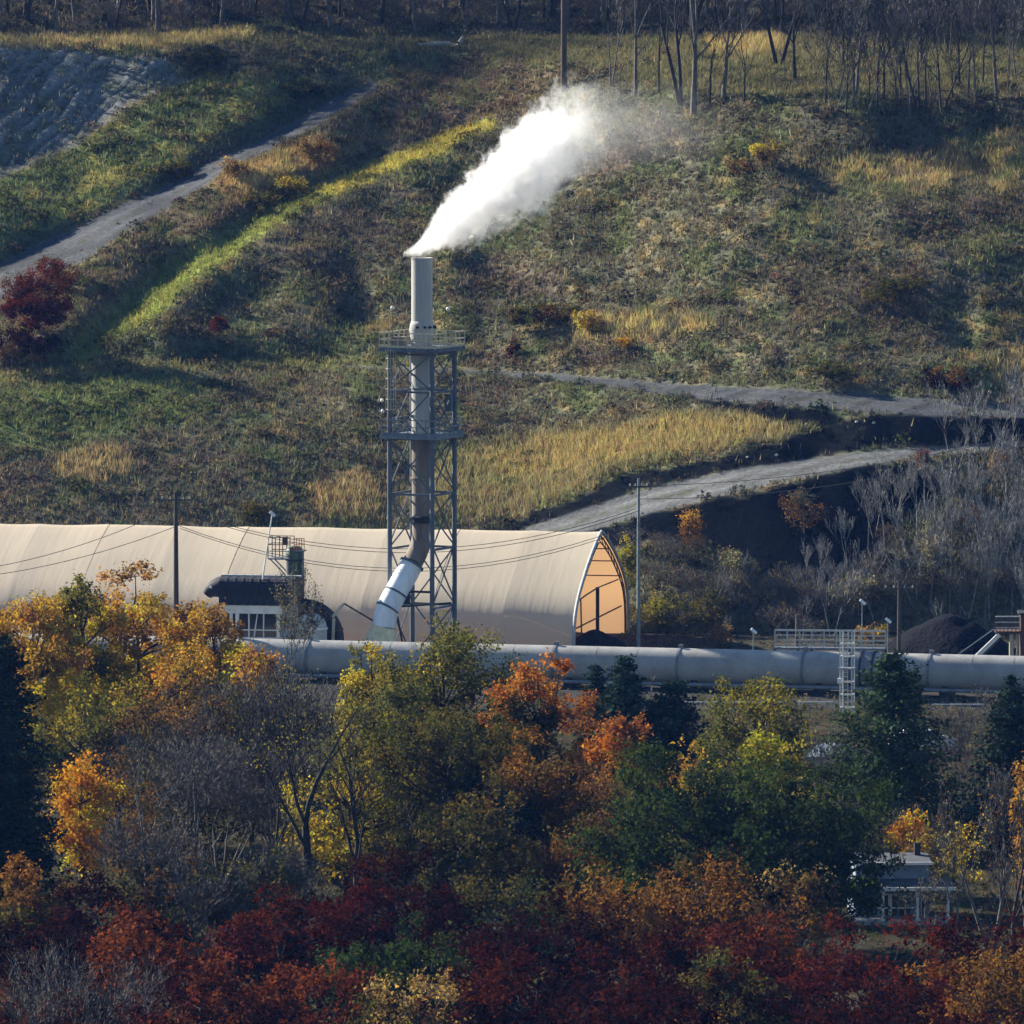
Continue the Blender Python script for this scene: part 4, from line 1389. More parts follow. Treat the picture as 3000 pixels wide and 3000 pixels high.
# ---- equipment house with black barrel roof
def equipment_house():
    y = 749.0
    z = lambda v: zat(v, y)
    root = empty('equipment_house', (xat(760, 1800, y), y, 0), R(-10))
    tag(root, 'white framed equipment house with deep black ribbed roof', 'building')
    d = lambda u: (u - 760) * y / F
    zr, ze = z(1688), z(1766)
    xa, xb = d(657), d(876)
    n = 9
    wp = (xb - xa) / n
    hr, dep = zr - ze, 2.3
    prof = [(-dep, ze), (-dep, zr - 0.45), (-dep + 0.1, zr - 0.22), (-dep + 0.35, zr - 0.06), (-dep + 0.8, zr), (dep - 0.8, zr), (dep - 0.2, zr - 0.2), (dep, zr - 0.5), (dep, ze)]
    o = None
    for i in range(n):
        if o is None:
            m = MB()
            vs = []
            for xx in (0.0, wp - 0.10, wp - 0.08, wp - 0.01):
                up = 1.008 if xx > wp - 0.085 else 1.0
                for a, b in prof:
                    vs.append((xx, a * up, b * (1 + (up - 1) * 0.5)))
            k = len(prof)
            fs = [(j * k + q, j * k + q + 1, (j + 1) * k + q + 1, (j + 1) * k + q) for j in range(3) for q in range(k - 1)]
            m.add(vs, fs)
            o = m.build('roof_panel', M['roof_black'], root)
            c = o
        else:
            c = o.copy(); COL.objects.link(c); c.parent = root
        c.location = (xa + i * wp, 0, 0)
    for xx in (xa + 0.02, xb - 0.02):
        MB().add([(xx, a, b) for a, b in prof], [tuple(range(len(prof)))]).build('roof_gable', M['roof_black'], root)
    MB().box(((xa + xb) / 2, 0, z(1687) + 0.02), (xb - xa + 0.5, 0.5, 0.10)).build('roof_walk', M['grey_paint'], root)
    # dark rounded snout at the left end
    zc = z(1724)
    MB().tube([(xa - 0.02, -0.3, zc + 0.1), (xa - 0.35, -0.3, zc + 0.06), (xa - 0.75, -0.3, zc - 0.05), (xa - 1.1, -0.3, zc - 0.25), (xa - 1.3, -0.3, zc - 0.5)], [0.85, 0.78, 0.66, 0.5, 0.38], 16).build('snout', M['roof_black'], root, True)
    MB().lathe([(0.02, -0.09), (0.09, -0.04), (0.09, 0.04), (0.02, 0.09)], 8, (xa - 0.85, -1.0, zc + 0.12)).build('lamp', M['lamp_white'], root)
    # white frame with dark panes
    f = -2.1
    zb = z(1862)
    MB().box(((xa + d(838)) / 2, f, z(1778)), (d(838) - xa + 0.5, 0.22, 0.62)).build('lintel', M['white_paint'], root)
    MB().box(((xa + d(838)) / 2, f + 0.03, zb - 0.08), (d(838) - xa + 0.3, 0.3, 0.30)).build('sill', M['white_paint'], root)
    for u, w_ in ((664, 0.16), (693, 0.22), (711, 0.26), (746, 0.09), (790, 0.07), (834, 0.24)):
        MB().box((d(u), f - 0.02, (z(1788) + zb) / 2), (w_, 0.2, z(1788) - zb)).build('post', M['white_paint'], root)
    us = [668, 690, 696, 707, 715, 744, 748, 788, 792, 830]
    for a, b in zip(us[0::2], us[1::2]):
        MB().box(((d(a) + d(b)) / 2, f + 0.08, (z(1788) + zb) / 2), (d(b) - d(a), 0.04, z(1788) - zb)).build('pane', M['pane'], root)
    MB().box(((d(716) + d(830)) / 2, f - 0.05, z(1838)), (d(830) - d(716), 0.07, 0.08)).build('transom', M['white_paint'], root)
    MB().box(((xa + xb) / 2, 0.25, (ze + zb) / 2 - 0.02), (xb - xa - 0.2, 4.2, ze - zb)).build('wall', M['grey_paint'], root)
    MB().box(((xa + xb) / 2, 0, zb / 2 - 0.15), (xb - xa + 0.6, 4.8, zb - 0.1)).build('plinth', M['concrete'], root)
equipment_house()

def elbow_duct():
    y = 749.5
    root = empty('curved_duct', (xat(890, 1870, y), y, 0), 0)
    tag(root, 'thick dark curved duct bending down beside the pale dome', 'duct')
    zc = zat(1872, y)
    Rm = 2.25
    pts = [(-1.6, 0.3, zc + Rm + 0.05), (-0.7, 0.2, zc + Rm + 0.05)] + [(Rm * math.sin(t), 0.0, zc + Rm * math.cos(t)) for t in np.linspace(0.05, math.pi / 2, 12)] + [(Rm, 0, zc - 0.6)]
    d = MB().tube(pts, 0.72, 18).build('duct', M['roof_black'], root, True)
    for i in (2, 5, 8, 11):
        a = Vector(pts[i]); b = Vector(pts[i + 1]); dr = (b - a).normalized()
        MB().tube([a - dr * 0.05, a + dr * 0.05], 0.79, 18).build('rib', M['rust_brown'], d)
    MB().box((Rm, 0, (zc - 0.5) / 2), (1.7, 1.7, zc - 0.4)).build('footing', M['concrete'], root)
elbow_duct()

def dome_tank():
    y = 746.5
    root = empty('dome_tank', (xat(912, 1860, y), y, 0), 0)
    tag(root, 'pale grey domed tank in front of the dark curved duct', 'tank')
    zt, zb = zat(1796, y), zat(1862, y)
    h = zt - zb
    MB().lathe([(1.15, 0.0), (1.15, zb + h * 0.35), (1.08, zb + h * 0.58), (0.88, zb + h * 0.8), (0.5, zb + h * 0.95), (0.1, zt)], 22).build('shell', M['grey_paint'], root, True)
    MB().tube([(0.2, -0.9, zb + h * 0.62), (0.2, -1.2, zb + h * 0.62)], 0.18, 10).build('manhole', M['dark_steel'], root)
    MB().lathe([(1.17, zb + 0.45), (1.22, zb + 0.5), (1.22, zb + 0.58), (1.17, zb + 0.62)], 22).build('band', M['white_paint'], root)
dome_tank()

def process_column():
    y = 751.5
    root = empty('process_column', (xat(864, 1800, y), y, 0), R(-10))
    tag(root, 'dark green process column with railed platform and orange handrail', 'column')
    d = lambda u: (u - 864) * y / F
    z = lambda v: zat(v, y)
    MB().lathe([(0.62, 0.0), (0.62, z(1640)), (0.68, z(1638)), (0.66, z(1612)), (0.45, z(1602)), (0.15, z(1598))], 20).build('vessel', M['column_green'], root, True)
    for v in (1640, 1700, 1760):
        MB().lathe([(0.60, z(v) - 0.07), (0.70, z(v) - 0.05), (0.70, z(v) + 0.05), (0.60, z(v) + 0.07)], 20).build('ring', M['dark_steel'], root)
    xa, xb = d(790), d(856)
    zd = z(1636)
    MB().box(((xa + xb) / 2, 0, zd), (xb - xa, 1.6, 0.1)).build('platform', M['galv'], root)
    for x in np.linspace(xa, xb, 4):
        for s in (-0.78, 0.78):
            MB().beam((x, s, zd), (x, s, z(1572)), 0.055).build('rail_post', M['rust_brown'], root)
    for s in (-0.78, 0.78):
        for v in (1573, 1594, 1613):
            MB().beam((xa, s, z(v)), (xb, s, z(v)), 0.055).build('rail', M['rust_brown'], root)
    for v in (1573, 1594):
        MB().beam((xa, -0.78, z(v)), (xa, 0.78, z(v)), 0.05).build('rail', M['rust_brown'], root)
    for s in (-0.6, 0.6):
        MB().beam((xa + 0.1, s, zd), (d(848), s, z(1690)), 0.08).build('knee_brace', M['galv'], root)
    oa, ob = d(868), d(898)
    for x in np.linspace(oa, ob, 5):
        MB().beam((x, -0.75, z(1612)), (x, -0.75, z(1574)), 0.05).build('orange_post', M['rail_orange'], root)
    for v in (1575, 1592):
        MB().beam((oa, -0.75, z(v)), (ob, -0.75, z(v)), 0.05).build('orange_rail', M['rail_orange'], root)
    MB().box(((oa + ob) / 2, -0.3, z(1612)), (ob - oa, 1.1, 0.08)).build('platform', M['galv'], root)
    MB().tube([(d(892), -0.5, z(1612)), (d(893), -0.5, z(1700)), (d(893), -0.5, 0)], 0.09, 8).build('down_pipe', M['galv'], root)
    MB().tube([(d(846), -0.5, z(1640)), (d(846), -0.5, 0)], 0.07, 8).build('down_pipe', M['white_paint'], root)
    MB().box((d(838), -0.4, z(1583)), (0.35, 0.35, 0.55)).build('instrument_box', M['rust_brown'], root)
process_column()

def yard_light(u, v, y, label, lean=0.0, ub=None, mtl='pole_steel', r=0.05):
    top = at(u, v, y)
    bx = xat(ub, v, y) if ub is not None else top.x
    root = empty('yard_light', (bx, y, 0))
    tag(root, label, 'lamp')
    dxx = top.x - bx
    MB().tube([(0, 0, -0.1), (dxx * 0.85, 0, top.z * 0.85), (dxx, 0, top.z)], [r, r * 0.8, r * 0.6], 7).build('pole', M[mtl], root)
    MB().box((dxx + 0.04, -0.05, top.z + 0.06), (0.50, 0.30, 0.20), 0, R(40)).build('lamp_head', M['lamp_white'], root)
    return root
yard_light(797, 1508, 747.0, 'leaning white floodlight pole rising above the black ribbed roof', ub=728, mtl='white_paint', r=0.07)
yard_light(2207, 1851, 745, 'small floodlight on a short pole left of the catwalk')
yard_light(2526, 1766, 748, 'tall floodlight pole above the catwalk')
yard_light(2601, 1820, 747, 'floodlight pole beside the coal stockpile')

def boom():
    y = 748.0
    root = empty('loading_boom', (xat(985, 1800, y), y, 0))
    tag(root, 'cream post with slanting dark arm left of the white duct', 'boom')
    d = lambda u: (u - 985) * y / F
    z = lambda v: zat(v, y)
    MB().beam((d(972), 0, -0.1), (d(978), 0, z(1812)), 0.22).build('post', M['rail_cream'], root)
    MB().beam((d(974), 0, z(1808)), (d(1008), 0, z(1768)), 0.20).build('jib', M['rail_cream'], root)
    MB().beam((d(1008), 0, z(1768)), (d(1098), 0.2, z(1822)), 0.12).build('arm', M['dark_steel'], root)
    MB().beam((d(1098), 0.2, z(1822)), (d(1098), 0.2, -0.1), 0.10).build('arm_leg', M['dark_steel'], root)
boom()

# ---- coal conveyor at the right
def conveyor():
    y = 746.0
    root = empty('conveyor_tower', (xat(2950, 1850, y), y, 0))
    tag(root, 'conveyor tower with slanting white chute and brown cabin beside coal', 'conveyor')
    d = lambda u: (u - 2950) * y / F
    z = lambda v: zat(v, y)
    MB().beam((d(2845), -0.8, z(1935)), (d(2926), -0.8, z(1856)), 0.36, 0.30).build('chute', M['white_paint'], root)
    MB().beam((d(2845), -0.3, z(1948)), (d(2926), -0.3, z(1868)), 0.20, 0.3).build('chute_frame', M['dark_steel'], root)
    MB().beam((d(2845), -0.6, 0), (d(2845), -0.6, z(1935)), 0.2).build('chute_leg', M['galv'], root)
    for u in (2962, 2981):
        MB().tube([(d(u), -0.5, -0.1), (d(u), -0.5, z(1856))], 0.17 if u == 2962 else 0.12, 10).build('column', M['rail_cream'], root, True)
    MB().box((d(2955), 0, z(1850)), (d(2995) - d(2915), 1.8, 0.18)).build('platform', M['rust_brown'], root)
    for u in np.linspace(2916, 2986, 7):
        MB().beam((d(u), -0.9, z(1850)), (d(u), -0.9, z(1802)), 0.06).build('rail_post', M['rust_brown'], root)
    for v in (1803, 1820, 1836):
        MB().beam((d(2914), -0.9, z(v)), (d(2988), -0.9, z(v)), 0.07).build('rail', M['white_paint' if v == 1803 else 'grey_paint'], root)
    MB().box((d(3045), 0.2, z(1798) / 2), (2.8, 2.4, z(1798))).build('cabin', M['rust_brown'], root)
    MB().box((d(3045), 0.2, z(1795)), (3.1, 2.7, 0.14)).build('cabin_roof', M['dark_steel'], root)
    MB().beam((d(2780), -0.4, z(1935)), (d(2910), -0.4, z(1842)), 0.07).build('stay', M['galv'], root)
    MB().beam((d(2780), -0.4, 0), (d(2780), -0.4, z(1935)), 0.08).build('stay_post', M['galv'], root)
conveyor()

# ---- poles and wires
def utility_pole(u, vtop, y, label, arms=1, r=0.15, z0=0.0, mtl='wood_pole', arm_drop=0.6, armw=2.2, top_h=None):
    top = at(u, vtop, y)
    root = empty('utility_pole', (top.x, y, z0))
    tag(root, label, 'pole')
    h = top.z - z0
    MB().tube([(0, 0, -0.5), (0, 0, h * 0.5), (0, 0, h)], [r * 1.15, r, r * 0.75], 9).build('pole', M[mtl], root, True)
    for a in range(arms):
        zz = h - arm_drop - a * 0.9
        MB().beam((-armw / 2, -0.16, zz), (armw / 2, -0.16, zz), 0.11).build('cross_arm', M['wood_pole'], root)
        for s in (-0.9, -0.35, 0.35, 0.9):
            MB().lathe([(0.05, 0), (0.07, 0.05), (0.05, 0.14), (0.03, 0.2)], 7, (s * armw / 2, -0.16, zz + 0.055)).build('insulator', M['grey_paint'], root)
    return root, top
pl, tl = utility_pole(515, 1440, 745, 'dark wooden utility pole in front of the fabric hall', 1, 0.19)
pr, tr_ = utility_pole(1871, 1402, 757, 'slim steel pole standing right of the open end of the fabric hall', 1, 0.13, mtl='pole_steel', armw=1.4)
ph = hill(1657, 258)
pole_top = at(1648, -260, ph.y)
utility_pole(1652, -260, ph.y, 'tall dark utility pole on the hilltop behind the steam', 2, 0.24, ph.z - 0.1, 'wood_pole')
utility_pole(2634, 1700, 752, 'brown utility pole with cross arm beside the coal stockpile', 1, 0.13)
utility_pole(2336, 1800, 746, 'short thick wooden post rising through the catwalk', 0, 0.17)

def wire(a, b, sag, label, group, r=0.022):
    a, b = Vector(a), Vector(b)
    pts = [a.lerp(b, t) - Vector((0, 0, sag * 4 * t * (1 - t))) for t in np.linspace(0, 1, 22)]
    o = MB().tube(pts, r, 4).build('power_line', M['wire'])
    tag(o, label, 'wire', group)
for k, (du, va, vb, sg) in enumerate(((-12, 1488, 1490, 3.0), (0, 1496, 1496, 3.1), (8, 1540, 1528, 3.3), (14, 1548, 1534, 3.35))):
    wire(at(515 + du, va, 745 - 0.16), at(1871 + du * 0.6, vb, 757 - 0.16), sg, 'thin dark wire sagging between two poles across the fabric hall', 'wires along the fabric hall')
for k, (du, va, vb, sg) in enumerate(((-12, 1490, 1730, 2.2), (6, 1540, 1745, 1.9))):
    wire(at(515 + du, va, 745 - 0.16), at(-620, vb - 60, 741), sg, 'thin dark wire dropping left from the wooden pole', 'wires left of the wooden pole')
ra, rb = at(2440, 1262, 780), at(3100, 1195, 768)
for k, (va, vb, sg) in enumerate(((1402, 1205, 1.2), (1440, 1225, 1.5))):
    wire(at(1871, va + 22, 757), at(3250, vb, 752), sg, 'thin wire running right from the slim steel pole', 'wires right of the steel pole')

# ---- house with porch
def porch_house():
    y = 590.0
    z = lambda v, yy=y: zat(v, yy)
    sc_ = y / F
    root = empty('porch_house', (xat(2640, 2600, y), y, 0), R(4))
    tag(root, 'blue grey house with white porch columns behind red trees', 'house')
    d = lambda u: (u - 2640) * sc_
    ze = z(2604)
    # porch roof
    xa, xb = d(2500), d(2800)
    zr = z(2574, y + 2.4)
    m = MB()
    m.add([(xa, 0, ze), (xb, 0, ze), (xb, 2.4, zr), (xa, 2.4, zr), (xa, 0, ze - 0.1), (xb, 0, ze - 0.1), (xb, 2.4, zr - 0.1), (xa, 2.4, zr - 0.1)],
          [(0, 1, 2, 3), (7, 6, 5, 4), (0, 4, 5, 1), (1, 5, 6, 2), (2, 6, 7, 3), (3, 7, 4, 0)])
    pr_ = m.build('porch_roof', M['house_roof'], root)
    MB().box(((xa + xb) / 2, -0.04, ze - 0.02), (xb - xa + 0.1, 0.08, 0.2)).build('fascia', M['white_paint'], pr_)
    for u in (2532, 2587, 2690, 2780):
        c = MB()
        c.box((d(u), 0.15, (ze - 0.1) / 2), (0.16, 0.16, ze - 0.1))
        c.box((d(u), 0.15, ze - 0.2), (0.26, 0.26, 0.12))
        c.box((d(u), 0.15, 0.2), (0.26, 0.26, 0.2))
        c.build('porch_column', M['white_paint'], root)
    MB().box(((xa + xb) / 2, 1.2, 0.05), (xb - xa, 2.4, 0.3)).build('porch_floor', M['concrete'], root)
    MB().beam((d(2532), 0.15, 0.95), (d(2690), 0.15, 0.95), 0.07).build('porch_rail', M['white_paint'], root)
    wall_top = z(2528, y + 2.4)
    wa, wb = d(2520), d(2735)
    MB().box(((wa + wb) / 2, 4.9, wall_top / 2 - 0.05), (wb - wa, 5.0, wall_top)).build('wall', M['house_siding'], root)
    nb = 7
    hb = (wall_top - zr) / nb
    for i in range(nb):
        MB().box(((wa + wb) / 2, 2.375 - 0.01, zr + hb * (i + 0.5)), (wb - wa + 0.06, 0.05, hb * 0.86)).build('siding_board', M['house_siding'], root)
    for (ua, ub, va, vb) in ((2548, 2570, 2630, 2690), (2600, 2640, 2622, 2700), (2650, 2680, 2630, 2690), (2700, 2725, 2630, 2690)):
        yw = 2.36
        za, zb = z(va, y + 2.4), max(0.25, z(vb, y + 2.4))
        wn = MB().box(((d(ua) + d(ub)) / 2, yw, (za + zb) / 2), (d(ub) - d(ua), 0.06, za - zb)).build('window', M['pane'], root)
        MB().box(((d(ua) + d(ub)) / 2, yw - 0.04, za + 0.04), (d(ub) - d(ua) + 0.1, 0.08, 0.09)).build('window_head', M['white_paint'], wn)
        MB().box(((d(ua) + d(ub)) / 2, yw - 0.05, (za + zb) / 2), (0.06, 0.06, za - zb)).build('mullion', M['white_paint'], wn)
    MB().box((d(2620), 2.30, 0.9), (0.22, 0.08, 1.2)).build('white_door_panel', M['white_paint'], root)
    ra_, rb_ = d(2512), d(2745)
    zt = wall_top
    m = MB()
    m.add([(ra_, 2.0, zt), (rb_, 2.0, zt), (rb_, 4.9, zt + 0.3), (ra_, 4.9, zt + 0.3), (rb_, 7.8, zt), (ra_, 7.8, zt)], [(0, 1, 2, 3), (3, 2, 4, 5), (0, 3, 5), (1, 4, 2), (0, 5, 4, 1)])
    rf = m.build('roof', M['house_roof'], root)
    MB().box(((ra_ + rb_) / 2, 1.97, zt), (rb_ - ra_ + 0.08, 0.1, 0.16)).build('gutter', M['white_paint'], rf)
    MB().box((d(2712), 4.4, zt + 0.5), (0.34, 0.34, 0.9)).build('chimney', M['dark_steel'], rf)
porch_house()

# ---- pale shed peeping through the trees
def shed():
    y = 606.0
    root = empty('garden_shed', (xat(1775, 2470, y), y, 0), R(25))
    tag(root, 'small pale shed gable glimpsed behind a leaning dark branch', 'shed')
    MB().box((0, 1.2, 1.1), (2.2, 2.4, 2.4)).build('wall', M['white_paint'], root)
    zt = 2.3
    m = MB()
    m.add([(-1.25, -0.15, zt), (0, -0.15, zt + 0.9), (1.25, -0.15, zt), (-1.25, 2.55, zt), (0, 2.55, zt + 0.9), (1.25, 2.55, zt)], [(0, 1, 4, 3), (1, 2, 5, 4), (0, 2, 1), (3, 4, 5), (0, 3, 5, 2)])
    m.build('roof', M['grey_paint'], root)
    MB().box((0.2, -0.03, 1.0), (0.8, 0.06, 1.9)).build('door', M['grey_paint'], root)
shed()

# ---- parked cars
def car(u, v, y, rz, body, label):
    root = empty('parked_car', (xat(u, v, y), y, 0.0), rz)
    tag(root, label, 'car')
    prof = [(-2.15, 0.32), (-2.2, 0.75), (-2.0, 0.92), (-1.55, 0.98), (-1.05, 1.42), (0.55, 1.45), (1.2, 1.0), (1.95, 0.88), (2.2, 0.70), (2.2, 0.32)]
    m = MB()
    k = len(prof)
    vs = [(x, -0.86 if z < 1.2 else -0.68, z) for x, z in prof] + [(x, 0.86 if z < 1.2 else 0.68, z) for x, z in prof]
    fs = [tuple(range(k)), tuple(range(2 * k - 1, k - 1, -1))] + [(i, k + i, k + (i + 1) % k, (i + 1) % k) for i in range(k)]
    m.add(vs, fs)
    m.build('body', body, root)
    for s in (-1, 1):
        m = MB()
        m.add([(-1.3, s * 0.845, 1.02), (1.02, s * 0.845, 1.02), (0.5, s * 0.72, 1.38), (-1.0, s * 0.72, 1.38)], [(0, 1, 2, 3) if s < 0 else (3, 2, 1, 0)])
        m.build('side_window', M['pane'], root)
        for x in (-1.35, 1.35):
            wv = MB().tube([(x, s * 0.72, 0.32), (x, s * 0.92, 0.32)], 0.32, 16).build('wheel', M['tyre'], root)
            MB().tube([(x, s * 0.925, 0.32), (x, s * 0.935, 0.32)], 0.2, 12).build('rim', M['galv'], wv)
        MB().box((2.16, s * 0.6, 0.68), (0.12, 0.35, 0.16)).build('headlight', M['lamp_white'], root)
    m = MB()
    m.add([(1.18, -0.78, 1.03), (1.18, 0.78, 1.03), (0.6, 0.64, 1.42), (0.6, -0.64, 1.42)], [(0, 1, 2, 3)])
    m.build('windscreen', M['pane'], root)
car(2700, 2236, 690, R(8), M['car_white'], 'white car parked beyond the road under the tall pine')
car(2440, 2270, 680, R(60), M['car_blue'], 'pale blue car parked beside the green topped tree')

# ---- fallen logs and stones on the hill
def debris():
    for i, (ua, va, ub, vb, r) in enumerate(((1225, 138, 1318, 128, 0.22), (1262, 128, 1330, 134, 0.17), (1318, 140, 1392, 138, 0.15))):
        a, b = hill(ua, va), hill(ub, vb)
        a.z += r * 0.8; b.z += r * 0.8
        b.y = a.y + (b.y - a.y) * 0.3; 
        hb = hill(ub, vb)
        o = MB().tube([a, a.lerp(b, 0.5), b], [r, r * 0.95, r * 0.8], 9).build('fallen_log', M['log'])
        tag(o, ['longest pale fallen log on the hilltop clearing', 'pale log lying across the long log on the hilltop', 'thin grey log right of the upright pale stump'][i], 'log')
    p = hill(1345, 138)
    o = MB().tube([(p.x - 0.15, p.y, p.z - 0.2), (p.x + 0.1, p.y, p.z + 0.5), (p.x + 0.38, p.y, p.z + 1.0)], [0.26, 0.22, 0.13], 8).build('broken_stump', M['log'])
    tag(o, 'pale broken stump tilting up beside fallen logs', 'stump')
    rng = rng_of(55)
    st_mesh = []
    for k in range(3):
        m = MB().lathe([(0.12, -0.2), (0.42, -0.1), (0.45, 0.1), (0.25, 0.28), (0.05, 0.33)], 8)
        m.v = [(x * rng.uniform(0.8, 1.2), y * rng.uniform(0.8, 1.2), z * rng.uniform(0.8, 1.2)) for x, y, z in m.v]
        me = bpy.data.meshes.new('boulder'); me.from_pydata(m.v, [], m.f); me.update(); me.materials.append(M['stone'])
        st_mesh.append(me)
    for k, (u, v) in enumerate(((2190, 1338), (2275, 1332), (2510, 1235), (2560, 1238), (2120, 1190), (1425, 745), (970, 300), (2650, 1115), (2560, 1122), (2340, 1240), (2363, 1241), (1650, 1428))):
        p = hill(u, v)
        o = link('boulder', st_mesh[k % 3])
        o.location = p; s = rng.uniform(0.2, 0.45); o.scale = (s * 1.2, s, s); o.rotation_euler = (0, 0, rng.uniform(0, 6))
        tag(o, 'pale grey boulder lying on the hillside', 'boulder', 'boulders on the hillside')
debris()

